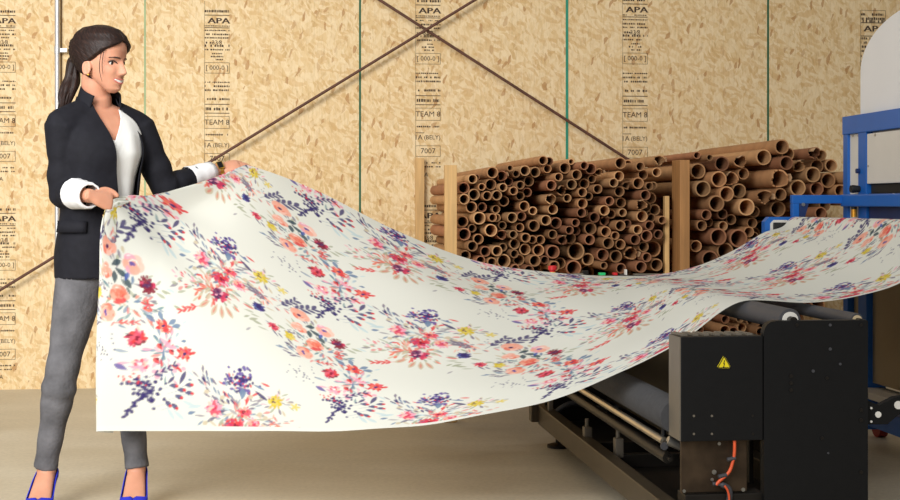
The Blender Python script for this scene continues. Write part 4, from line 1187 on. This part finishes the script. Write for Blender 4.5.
def hand(bm, wrist, X, Zb, thumb_side, curls, thumb_dirs):
    """X: along the hand, Zb: out of its back, thumb_side: towards the thumb."""
    X = X.normalized(); Zb = (Zb - X * Zb.dot(X)).normalized(); S = X.cross(Zb)
    if S.dot(thumb_side) < 0: S = -S
    rows_ = [(-.02, .021, .017), (0, .024, .017), (.03, .035, .017), (.06, .041, .015), (.08, .039, .012), (.088, .034, .009)]
    loft(bm, [[wrist + X * x + S * a * math.cos(2 * PI * k / 20) + Zb * b_ * math.sin(2 * PI * k / 20) for k in range(20)] for x, a, b_ in [[q * .9 for q in rw] for rw in rows_]])
    L = [(.030, (.041, .024, .019), .0086), (.010, (.045, .028, .021), .0088), (-.011, (.042, .026, .02), .0083), (-.030, (.033, .020, .017), .0074)]
    for (off, ls, r), (c1, c2, c3) in zip(L, curls):
        d = lambda a: X * math.cos(a) - Zb * math.sin(a)
        finger(bm, wrist + (X * (.074 - abs(off) * .2) + S * off) * .9, [d(0), d(c1), d(c1 + c2), d(c1 + c2 + c3)], [.009] + [q * .92 for q in ls], r * .93)
    tb = wrist + X * .018 + S * .022 - Zb * .004
    finger(bm, tb, [thumb_dirs[0][0] * X + thumb_dirs[0][1] * S + thumb_dirs[0][2] * Zb, thumb_dirs[1][0] * X + thumb_dirs[1][1] * S + thumb_dirs[1][2] * Zb, thumb_dirs[2][0] * X + thumb_dirs[2][1] * S + thumb_dirs[2][2] * Zb], [.038, .030, .025], .0098)


hx_r = W2(114, 203, 4.655) - wr_r; hx_l = W2(243, 163.5, 5.225) - wr_l

bm = BM()
loft(bm, torso_rings(-.010, -.013, TORSO))
tube(bm, smooth_path([UP * 1.385 - bf * .022, UP * 1.43 - bf * .012, hp(-.024, 0, .025), hp(-.022, 0, .08)], 6), [.062] * 3 + [.049] * 5 + [.045] * 11, 24)
loft(bm, [[hp(x, y, z) for x, y in head_ring(z)] for z in np.linspace(0.0, HZ, 70)])
for s in (-1, 1):      # ears
    pts = [hp(-.006 + .013 * math.cos(a), s * (.068 + .008 * abs(math.sin(a / 2))), .081 + .023 * math.sin(a)) for a in (k * 2 * PI / 14 for k in range(15))]
    tube(bm, pts, .0040, 8); tube(bm, [hp(-.004, s * .06, .062), hp(-.006, s * .0700, .070), hp(-.008, s * .0705, .082), hp(-.008, s * .0705, .094), hp(-.006, s * .064, .102)], [(.007, .004), (.009, .004), (.012, .004), (.0115, .004), (.008, .004)], 12)
for l in (leg_r, leg_l, arm_r, arm_l): add_limb(bm, l)
for s_, w_ in ((sh_r, 1), (sh_l, 1)): tube(bm, [s_, UP * 1.37 - bf * .02], [.05, .06], 16)
hand(bm, wr_r, hx_r, Vector((0, -.85, .5)), Vector((0, .4, .9)), [(.7, .8, .5), (.8, .8, .5), (.9, .8, .5), (1.0, .8, .5)], [(.8, .55, .1), (1, -.1, .1), (1, -.75, .1)])
hand(bm, wr_l, hx_l, Vector((0, -.62, .78)), Vector((0, -.6, -.6)), [(.25, .55, .4), (.3, .5, .4), (.4, .55, .4), (.5, .6, .4)], [(.75, .5, -.5), (1, .1, -.5), (1, 0, -.3)])


def foot_axis(an, d):
    d = d.normalized(); h = Vector((an.x, an.y, 0))
    return [(h - d * .045, .118, .026, .024), (h - d * .02, .122, .030, .034), (h + d * .03, .105, .033, .034), (h + d * .075, .072, .037, .026), (h + d * .115, .042, .041, .018), (h + d * .15, .03, .036, .013), (h + d * .18, .024, .022, .008)]


fd_r = Vector((.06, -1, 0)); fd_l = Vector((.14, -1, 0))
for an, fd in ((an_r, fd_r), (an_l, fd_l)):
    ax = foot_axis(an, fd); sd = fd.normalized().cross(UP)
    loft(bm, [[c + UP * z + sd * a * math.cos(2 * PI * k / 20) + UP * b_ * math.sin(2 * PI * k / 20) for k in range(20)] for c, z, a, b_ in ax])
    tube(bm, [an + UP * .02, Vector((an.x, an.y, .125)) + fd * .005], [.034, .032], 16)


def remesh(bm, voxel, smooth_it, name):
    me = bpy.data.meshes.new(name); bmesh.ops.recalc_face_normals(bm, faces=bm.faces[:]); bm.to_mesh(me); bm.free()
    o = bpy.data.objects.new('tmp', me); COL.objects.link(o)
    r = o.modifiers.new('r', 'REMESH'); r.mode = 'VOXEL'; r.voxel_size = voxel; r.use_smooth_shade = True
    s = o.modifiers.new('s', 'SMOOTH'); s.factor = .5; s.iterations = smooth_it
    dg = bpy.context.evaluated_depsgraph_get(); out = bpy.data.meshes.new_from_object(o.evaluated_get(dg)); out.name = name
    bpy.data.objects.remove(o); out.materials.clear()
    return out


body = obj('body', remesh(bm, .0032, 3, 'body'), M['skin'], person, 'all')

# face details
for s in (-1, 1):
    ex = front_x(s * .031, .104) - .0075
    bm = BM(); bmesh.ops.create_uvsphere(bm, u_segments=20, v_segments=14, radius=.0112, matrix=Matrix.Translation(hp(ex, s * .031, .104))); eye = obj('eye', bm, M['eyewhite'], body, 'all')
    gz = (hf * 1.0 + hl * .0 - UP * .12).normalized()
    bm = BM(); c = hp(ex, s * .031, .104); tube(bm, [c + gz * .0095, c + gz * .0113, c + gz * .0118], [.0068, .0062, .004], 16); obj('iris', bm, M['iris'], eye, 'all')
    bm = BM(); bmesh.ops.create_uvsphere(bm, u_segments=24, v_segments=16, radius=.0121)
    bmesh.ops.bisect_plane(bm, geom=bm.verts[:] + bm.edges[:] + bm.faces[:], plane_co=(0, 0, .0022), plane_no=(-.25, 0, 1), clear_inner=True)
    bmesh.ops.transform(bm, verts=bm.verts, matrix=Matrix.Translation(hp(ex, s * .031, .104)) @ Matrix((hf, hl, hu)).transposed().to_4x4()); obj('eyelid', bm, M['skin'], body, 'all')
    pts = [hp(front_x(s * (.017 + .029 * t), .104 + .0085 * math.sin(PI * min(1, t * 1.05)) - .001) + .0025, s * (.017 + .030 * t), .103 + .0075 * math.sin(PI * t) + .002 * t) for t in np.linspace(0, 1, 9)]
    obj('eyelash', tube(BM(), pts, [.0008] + [.0022] * 7 + [.0014], 6), M['lash'], body, 'all')
    pts = [hp(front_x(s * (.013 + .036 * t), .1225 - .002 * t + .0022 * math.sin(2.6 * t)) + .001, s * (.013 + .036 * t), .1225 - .002 * t + .0022 * math.sin(2.6 * t)) for t in np.linspace(0, 1, 9)]
    obj('eyebrow', tube(BM(), pts, [(.0012, .0022)] * 3 + [(.0013, .0026)] * 3 + [(.0012, .0016)] * 3, 6), M['brow'], body, 'all')


def mouth_strip(z_lo, z_hi, off, wy, mat, name):
    bm = BM(); n = 17; R1, R2 = [], []
    for k in range(n):
        y = -wy + 2 * wy * k / (n - 1); u = y / wy; lift = .005 * u * u
        a, b_ = z_lo(u) + lift, z_hi(u) + lift; mid = (a + b_) / 2
        R1.append([hp(front_x(y, z) + off + (.0016 if i == 1 else 0), y, z) for i, z in enumerate((a, mid, b_))])
    vs = [[bm.verts.new(p) for p in q] for q in R1]
    for A_, B_ in zip(vs, vs[1:]):
        for i in range(2): bm.faces.new((A_[i], B_[i], B_[i + 1], A_[i + 1]))
    o = obj(name, bm, mat, body, 'all'); m_ = o.modifiers.new('s', 'SOLIDIFY'); m_.thickness = .0012; m_.offset = 0
    return o


mouth_strip(lambda u: .0375 + .003 * u * u, lambda u: .0462, .0018, .025, M['teeth'], 'teeth')
mouth_strip(lambda u: .0462 - .001 * u * u, lambda u: .0498 - .0036 * u * u, .0022, .0285, M['lips'], 'upper_lip')
mouth_strip(lambda u: .0326 + .0070 * u * u, lambda u: .0375 + .0045 * u * u, .0022, .0285, M['lips'], 'lower_lip')

# hair: a shell that leaves the face free, a ponytail and loose strands
HL = [(.04, 125), (.06, 118), (.085, 103), (.10, 92), (.115, 76), (.127, 66), (.15, 48), (.165, 27), (.176, 10), (.184, 0), (.3, 0)]


def hair_point(t, z, grow):
    f_, b_, w = np.interp(z, KZ, KF), np.interp(z, KZ, KB), np.interp(z, KZ, KW)
    cx = (f_ - b_) / 2; rx = (f_ + b_) / 2; ct, st = math.cos(t), math.sin(t)
    gb = grow * (1.0 + .75 * max(0, -ct) + .15 * abs(st))
    x = cx + (rx + gb) * math.copysign(abs(ct) ** .92, ct); y = (w + grow * 1.05) * math.copysign(abs(st) ** .92, st)
    return x, y


bm = BM(); n = 90; zs = np.concatenate([np.linspace(.045, .20, 46), np.linspace(.203, HZ, 14)])
strand = bm.verts.layers.float_vector.new('strand'); vv = []
for z in zs:
    h0 = math.radians(np.interp(z, [q[0] for q in HL], [q[1] for q in HL])); row = []
    for k in range(n + 1):
        u = k / n; t = h0 + (2 * PI - 2 * h0) * u
        edge = min(u, 1 - u) * n if h0 > .01 else 9
        grow = .0125 * min(1, .22 + edge / 3.5) * (1 if z > .07 else .35 + .65 * (z - .045) / .025)
        wav = .0012 * math.sin(t * 30 + z * 120) + .0008 * math.sin(t * 55 - z * 260)
        x, y = hair_point(t, z, grow + wav)
        zz = z + (.010 * math.sin(min(1, (z - .19) / (HZ - .19)) * PI / 2) if z > .19 else 0)
        v = bm.verts.new(hp(x, y, zz)); v[strand] = (math.sin(t) * 4 + z * 18 * math.cos(t) + t * 1.4, z * 260 + math.cos(t) * 22, 0); row.append(v)
    vv.append(row)
for A_, B_ in zip(vv, vv[1:]):
    for k in range(n): bm.faces.new((A_[k], A_[k + 1], B_[k + 1], B_[k]))
bm.faces.new(vv[-1][:-1])
hair = obj('hair', bm, M['hair'], person, 'all'); sm = hair.modifiers.new('s', 'SOLIDIFY'); sm.thickness = .004; sm.offset = -1


def strand_tube(pts, rads, n, seed, waves=.0):
    bm = BM(); lay = bm.verts.layers.float_vector.new('strand'); path = smooth_path(pts, 8); r = spline_vals([[q] for q in rads], len(path))
    u, v = basis(path[-1] - path[0]); rings = []
    for k, p in enumerate(path):
        rr_ = float(r[k][0]); sway = u * waves * math.sin(k * .42 + seed)
        rings.append([p + sway + (u * math.cos(2 * PI * q / n) + v * math.sin(2 * PI * q / n)) * rr_ * (1 + .13 * math.sin(q * 5 + seed + k * .15)) for q in range(n)])
    vs = loft(bm, rings)
    for k, rg in enumerate(vs):
        for q, x in enumerate(rg): x[lay] = (k * .25 + seed, q * 2.6, seed)
    return bm


pts = [hp(-.085, 0, .125), hp(-.118, .0, .108), W2(72.5, 79, 4.84), W2(68, 90, 4.83), W2(64.5, 100, 4.82), W2(62, 111, 4.82)]
obj('ponytail', strand_tube(pts, [.018, .021, .026, .027, .022, .006], 28, 1, .004), M['hair'], hair, 'all')
bm = BM(); tube(bm, [hp(-.100, 0, .119), hp(-.116, 0, .110)], .025, 18); obj('hair_tie', bm, M['lash'], hair, 'all')
for k, (off, tip) in enumerate((((0, 0), (60, 117)), ((1, 0), (67, 113)), ((-1, 0), (58, 108)))):
    pts = [hp(-.115, .012 * off[0], .105), W2(69 + 3 * off[0], 90, 4.82), W2(*tip, 4.82)]
    obj('strand', strand_tube(pts, [.014, .013, .002], 10, k * 2.1, .004), M['hair'], hair, 'all')
for pts, r in (([hp(.055, -.069, .155), hp(.050, -.074, .11), hp(.050, -.072, .07), hp(.058, -.066, .035)], .0013), ([hp(.06, -.066, .15), hp(.058, -.072, .10), hp(.062, -.068, .06)], .0009)):
    obj('loose_strand', strand_tube(pts, [r, r, r, r * .4], 6, 0), M['hair'], hair, 'all')
bm = BM(); bmesh.ops.create_icosphere(bm, subdivisions=2, radius=.004, matrix=Matrix.Translation(hp(.002, -.0715, .057))); obj('earring', bm, M['gold'], person, 'all')

# blouse
bm = BM(); vs = []; TA = np.array(TORSO)
for q in range(40):
    row = []
    for k in range(72):
        t = 2 * PI * k / 72; tt = t if t < PI else t - 2 * PI
        zt_ = 1.285 + (.12 * min(1, tt / .42) ** .8 if tt > 0 else .02 * min(1, -tt / .7)); z = 1.0 + (zt_ - 1.0) * q / 39
        zt_ = min(zt_, 1.40 - .17 * max(0, abs(tt) - .5)); z = 1.0 + (zt_ - 1.0) * q / 39
        o_, a_, b2 = (np.interp(z, TA[:, 0], TA[:, c]) for c in (1, 2, 3))
        dr = .004 * math.sin(t * 9 + z * 8) * min(1, (zt_ - z) / .1)
        x = (b2 - .001 + dr) * math.copysign(abs(math.cos(t)) ** (2 / 2.3), math.cos(t)); y = a_ * (.86 + .13 * max(0, math.cos(t - .5))) * math.copysign(abs(math.sin(t)) ** (2 / 2.3), math.sin(t))
        row.append(bm.verts.new(bf * (o_ + .004 + x) + bl * y + UP * z))
    vs.append(row)
for A_, B_ in zip(vs, vs[1:]):
    for k in range(72): bm.faces.new((A_[k], A_[(k + 1) % 72], B_[(k + 1) % 72], B_[k]))
bl_ = obj('blouse', bm, M['blouse'], person, 'all'); sm = bl_.modifiers.new('s', 'SOLIDIFY'); sm.thickness = .002

# blazer: one cloth surface over torso and arms, cut open at the front
BZ = [(.80, .006, .162, .124), (.88, .006, .160, .122), (.96, .004, .150, .117), (1.03, .002, .138, .110), (1.08, .004, .136, .110), (1.16, .004, .143, .116), (1.24, .012, .152, .126), (1.30, .006, .152, .116), (1.345, -.004, .138, .094), (1.385, -.016, .108, .078), (1.42, -.02, .078, .068), (1.45, -.018, .070, .064)]
bm = BM()
rings = []
for v in spline_vals(BZ, 60):
    z = v[0]; n_ = 48; row = []
    for k in range(n_):
        t = 2 * PI * k / n_; ct, st = math.cos(t), math.sin(t); p = 2.3
        wr = 1 + .016 * math.sin(z * 40 + t * 3) * math.sin(t * 2.5 + 1) * min(1, max(0, (1.3 - z) / .1))
        row.append(bf * (v[1] + v[3] * wr * math.copysign(abs(ct) ** (2 / p), ct)) + bl * (v[2] * wr * math.copysign(abs(st) ** (2 / p), st)) + UP * z)
    rings.append(row)
loft(bm, rings)


def sleeve(l, k_end, seed):
    pts, rads = l; n_ = int(len(pts) * k_end)
    rr_ = [max(rads[k], .040 if k < 22 else .034) + .0135 + (.0035 * math.sin(k * .9 + seed) if 8 < k else 0) for k in range(n_)]
    return pts[:n_], rr_


tube(bm, *sleeve(arm_r, .80, 1), 24); tube(bm, *sleeve(arm_l, .84, 2), 24)
for s_ in (sh_r, sh_l):
    inn = UP * 1.385 - bf * .018
    dd = (inn - s_).normalized()
    tube(bm, [s_ - dd * .052 - UP * .01, s_ - dd * .044 - UP * .007, s_ - dd * .028, s_, s_.lerp(inn, .4) + UP * .004, s_.lerp(inn, .9) + UP * .012], [.012, .030, .045, .054, .058, .060], 24)
bzm = remesh(bm, .0055, 14, 'blazer')
bm = BM(); bm.from_mesh(bzm)
ang_p = lambda deg, z, a_=.15, b2=.115: bf * math.cos(math.radians(deg)) * b2 + bl * math.sin(math.radians(deg)) * a_ + UP * z
planes = []
for (dt, db, s_) in ((-30, 9, -1), (52, 46, 1)):
    P_, Q_ = ang_p(dt, 1.40, .085, .07), ang_p(db, 1.03); R_ = UP * 1.05 - bf * .03
    n_ = (P_ - Q_).cross(R_ - Q_).normalized()
    if (ang_p(14, 1.1) - R_).dot(n_) < 0: n_ = -n_
    planes.append((Q_, n_))
for Q_, n_ in planes:
    bmesh.ops.bisect_plane(bm, geom=bm.verts[:] + bm.edges[:] + bm.faces[:], plane_co=Q_, plane_no=n_, dist=1e-5)
dead = []
for f in bm.faces:
    c = f.calc_center_median(); axial = c - bf * c.dot(bf) - bl * c.dot(bl)
    if all((c - Q_).dot(n_) > 0 for Q_, n_ in planes) and c.dot(bf) > .0 and abs(c.dot(bl)) < .2: dead.append(f)
    elif c.z > 1.432 and f.normal.z > .5: dead.append(f)
    elif c.z < .812 and f.normal.z < -.5: dead.append(f)
bmesh.ops.delete(bm, geom=dead, context='FACES')
bz = obj('blazer', bm, M['blazer'], person, 'all'); sm = bz.modifiers.new('s', 'SOLIDIFY'); sm.thickness = .004; sm.offset = -1
bm = BM(); g2 = []
for q in range(7):
    u = q / 6; row = []
    for k in range(49):
        t = math.radians(48) + math.radians(360 - 48 - 42) * k / 48; back_ = .5 - .5 * math.cos(t)
        h = .020 + .046 * back_ ** .6
        rad = .070 - .012 * u * back_ + .012 * (1 - back_) * (1 - u); c = UP * (1.395 + h * u * 1.35 + .008 * back_) + bf * (-.018 + .022 * u)
        row.append(bm.verts.new(c + bf * math.cos(t) * rad * 1.05 + bl * math.sin(t) * rad * 1.1))
    g2.append(row)
for A_, B_ in zip(g2, g2[1:]):
    for k in range(48): bm.faces.new((A_[k], A_[k + 1], B_[k + 1], B_[k]))
co = obj('collar', bm, M['blazer'], bz, 'all'); sm = co.modifiers.new('s', 'SOLIDIFY'); sm.thickness = .006
# pocket flap on the near hip
bm = BM(); pr = []
for q in range(9):
    t = math.radians(-88 + 52 * q / 8); v = (.172 + .006, .128 + .008); ct, st = math.cos(t), math.sin(t)
    pr.append([bf * v[1] * math.copysign(abs(ct) ** (2 / 2.35), ct) + bl * v[0] * math.copysign(abs(st) ** (2 / 2.35), st) + UP * z for z in (.965, .985, 1.005)])
for q in range(9):
    for i, z in enumerate((.965, .985, 1.005)):
        k2 = np.interp(z, [.88, .96, 1.03], [1, .925, .87]); pr[q][i] = Vector((pr[q][i].x * k2, pr[q][i].y * k2, z))
vs = [[bm.verts.new(p) for p in q] for q in pr]
for A_, B_ in zip(vs, vs[1:]):
    for i in range(2): bm.faces.new((A_[i], B_[i], B_[i + 1], A_[i + 1]))
pf = obj('pocket_flap', bm, M['blazer'], bz, 'all'); sm = pf.modifiers.new('s', 'SOLIDIFY'); sm.thickness = .007; sm.offset = 0


def cuff(l, a, b_, r0, r1):
    pts, rads = l; i0_, i1_ = int(len(pts) * a), int(len(pts) * b_); bm = BM(); path = pts[i0_:i1_]; n_ = len(path)
    path2 = path + path[::-1]; rr_ = [r0 + (r1 - r0) * k / (n_ - 1) + .0015 * math.sin(k * 2.1) for k in range(n_)]; rr_ = rr_ + [q - .006 for q in rr_[::-1]]
    rings = []; u, v = basis(path[-1] - path[0])
    for p, r in zip(path2, rr_): rings.append([p + (u * math.cos(2 * PI * q / 24) + v * math.sin(2 * PI * q / 24)) * r * (1 + .03 * math.sin(3 * q)) for q in range(24)])
    loft(bm, rings, cap=False)
    return bm


obj('shirt_cuff', cuff(arm_r, .76, .985, .054, .044), M['cuff'], person, 'all'); obj('shirt_cuff', cuff(arm_l, .76, .95, .049, .041), M['cuff'], person, 'all')

# jeans
bm = BM()
loft(bm, torso_rings(.008, .008, [(.78, -.01, .13, .1), (.81, -.0, .140, .104), (.86, -.0, .142, .106), (.94, -.0, .134, .098), (1.0, -.005, .135, .097)], 20))
for l, top in ((leg_r, 1), (leg_l, 1)):
    pts, rads = l; n_ = int(len(pts) * .985)
    tube(bm, pts[:n_], [r + .0075 + .0018 * math.sin(k * 1.1) * (1 if k > 12 else 0) for k, r in enumerate(rads[:n_])], 24)
    e, e2 = pts[n_ - 1], pts[n_ - 3]; d = (e - e2).normalized(); tube(bm, [e - d * .012, e + d * .022, e + d * .034], [rads[-1] + .007, rads[-1] + .009, rads[-1] + .0085], 24)
jeans = obj('jeans', remesh(bm, .0055, 2, 'jeans'), M['jeans'], person, 'all')

# shoes
for an, fd in ((an_r, fd_r), (an_l, fd_l)):
    ax = foot_axis(an, fd); sd = fd.normalized().cross(UP); d = fd.normalized(); bm = BM(); rows_ = []
    V = spline_vals([[c.x, c.y, z, a, b_] for c, z, a, b_ in ax], 26)
    for k, v in enumerate(V):
        u = k / 25; op = math.radians(np.interp(u, [0, .1, .3, .48, .58, .64, .69, 1], [50, 72, 84, 84, 76, 60, .0, .0])); c = Vector((v[0], v[1], v[2])); row = []
        for q in range(25):
            t = PI / 2 + op + (2 * PI - 2 * op) * q / 24
            dn = -.006 if math.sin(t) < -.2 else 0
            row.append(bm.verts.new(c + sd * (v[3] + .004) * math.cos(t) + UP * ((v[4] + .004) * math.sin(t) + dn)))
        rows_.append(row)
    for A_, B_ in zip(rows_, rows_[1:]):
        for q in range(24): bm.faces.new((A_[q], A_[q + 1], B_[q + 1], B_[q]))
    bm.faces.new(rows_[-1]); bm.faces.new(rows_[0][::-1])
    for side in (0,):
        pass
    shoe = obj('shoe', bm, M['suede'], person, 'all'); sm = shoe.modifiers.new('s', 'SOLIDIFY'); sm.thickness = .003; sm.offset = 1
    h = Vector((an.x, an.y, 0)) - d * .035
    obj('heel', tube(BM(), [h, h + UP * .03, h + UP * .075, h + UP * .105], [.005, .0055, .010, .022], 14), M['suede'], shoe, True)

# wristwatch
pts, rads = arm_l; dW = hx_l.normalized(); cW = wr_l + dW * .004; zB = (Vector((0, -.80, .5)) - dW * Vector((0, -.80, .5)).dot(dW)).normalized(); sB = dW.cross(zB)
ringv = [cW + (sB * math.cos(a) * .0285 + zB * math.sin(a) * .0235) for a in (k * 2 * PI / 28 for k in range(29))]
bm = BM(); rg = []
for a in (k * 2 * PI / 28 for k in range(28)):
    o1 = sB * math.cos(a) * .0285 + zB * math.sin(a) * .0235; o2 = o1 * 1.09
    rg.append([cW + o1 - dW * .007, cW + o1 + dW * .007, cW + o2 + dW * .007, cW + o2 - dW * .007])
rg.append(rg[0]); loft(bm, rg, cap=False)
watch = obj('wristwatch', bm, M['gold'], person, True)
bm = BM(); c = cW + zB * .026
for (hw_, hh, th, nm, mt) in ((.012, .0165, .003, 'watch_case', 'gold'), (.0092, .0135, .0045, 'watch_face', 'glassblk')):
    bm = BM(); q = [c + dW * hw_ * sx + sB * hh * sy for sx, sy in ((-1, -1), (1, -1), (1, 1), (-1, 1))]
    A_ = [bm.verts.new(p - zB * .002) for p in q]; B_ = [bm.verts.new(p + zB * th) for p in q]
    for k in range(4): bm.faces.new((A_[k], A_[(k + 1) % 4], B_[(k + 1) % 4], B_[k]))
    bm.faces.new(A_); bm.faces.new(B_); obj(nm, bm, M[mt], watch)

# ------------------------------------------------------------------ light and camera
w = bpy.data.worlds.new('World'); scene.world = w; w.use_nodes = True
bg = w.node_tree.nodes['Background']; bg.inputs['Color'].default_value = (1.0, .985, .96, 1); bg.inputs['Strength'].default_value = .30


def area(name, loc, target, sx, sy, power, col):
    l = bpy.data.lights.new(name, 'AREA'); l.shape = 'RECTANGLE'; l.size = sx; l.size_y = sy; l.energy = power; l.color = col
    o = bpy.data.objects.new(name, l); COL.objects.link(o); o.location = loc
    o.rotation_euler = (Vector(target) - Vector(loc)).to_track_quat('-Z', 'Y').to_euler()
    return o


area('loading_door_daylight', (-3.0, -.3, 3.0), (-2.3, 6.6, 1.1), 3.0, 3.0, 140, (1.0, .995, .985)).data.spread = math.radians(88)
area('overhead_fill', (-1.0, .2, 4.6), (-1.2, 6.0, .9), 3.4, 2.4, 80, (1.0, .99, .97)).data.spread = math.radians(120)  # added fill lamp overhead, put in to brighten the tube fronts

cam = bpy.data.cameras.new('Camera'); co_ = bpy.data.objects.new('Camera', cam); COL.objects.link(co_)
cam.sensor_fit = 'HORIZONTAL'; cam.sensor_width = 36; cam.lens = FPX / 900 * 36; cam.shift_y = -(250 - HY) / 900
co_.location = (0, 0, CAMH); co_.rotation_euler = (PI / 2, 0, 0); cam.clip_start = .05
scene.camera = co_
scene.view_settings.view_transform = 'Standard'; scene.view_settings.look = 'None'; scene.view_settings.exposure = 0; scene.view_settings.gamma = 1
scene.view_settings.use_curve_mapping = False
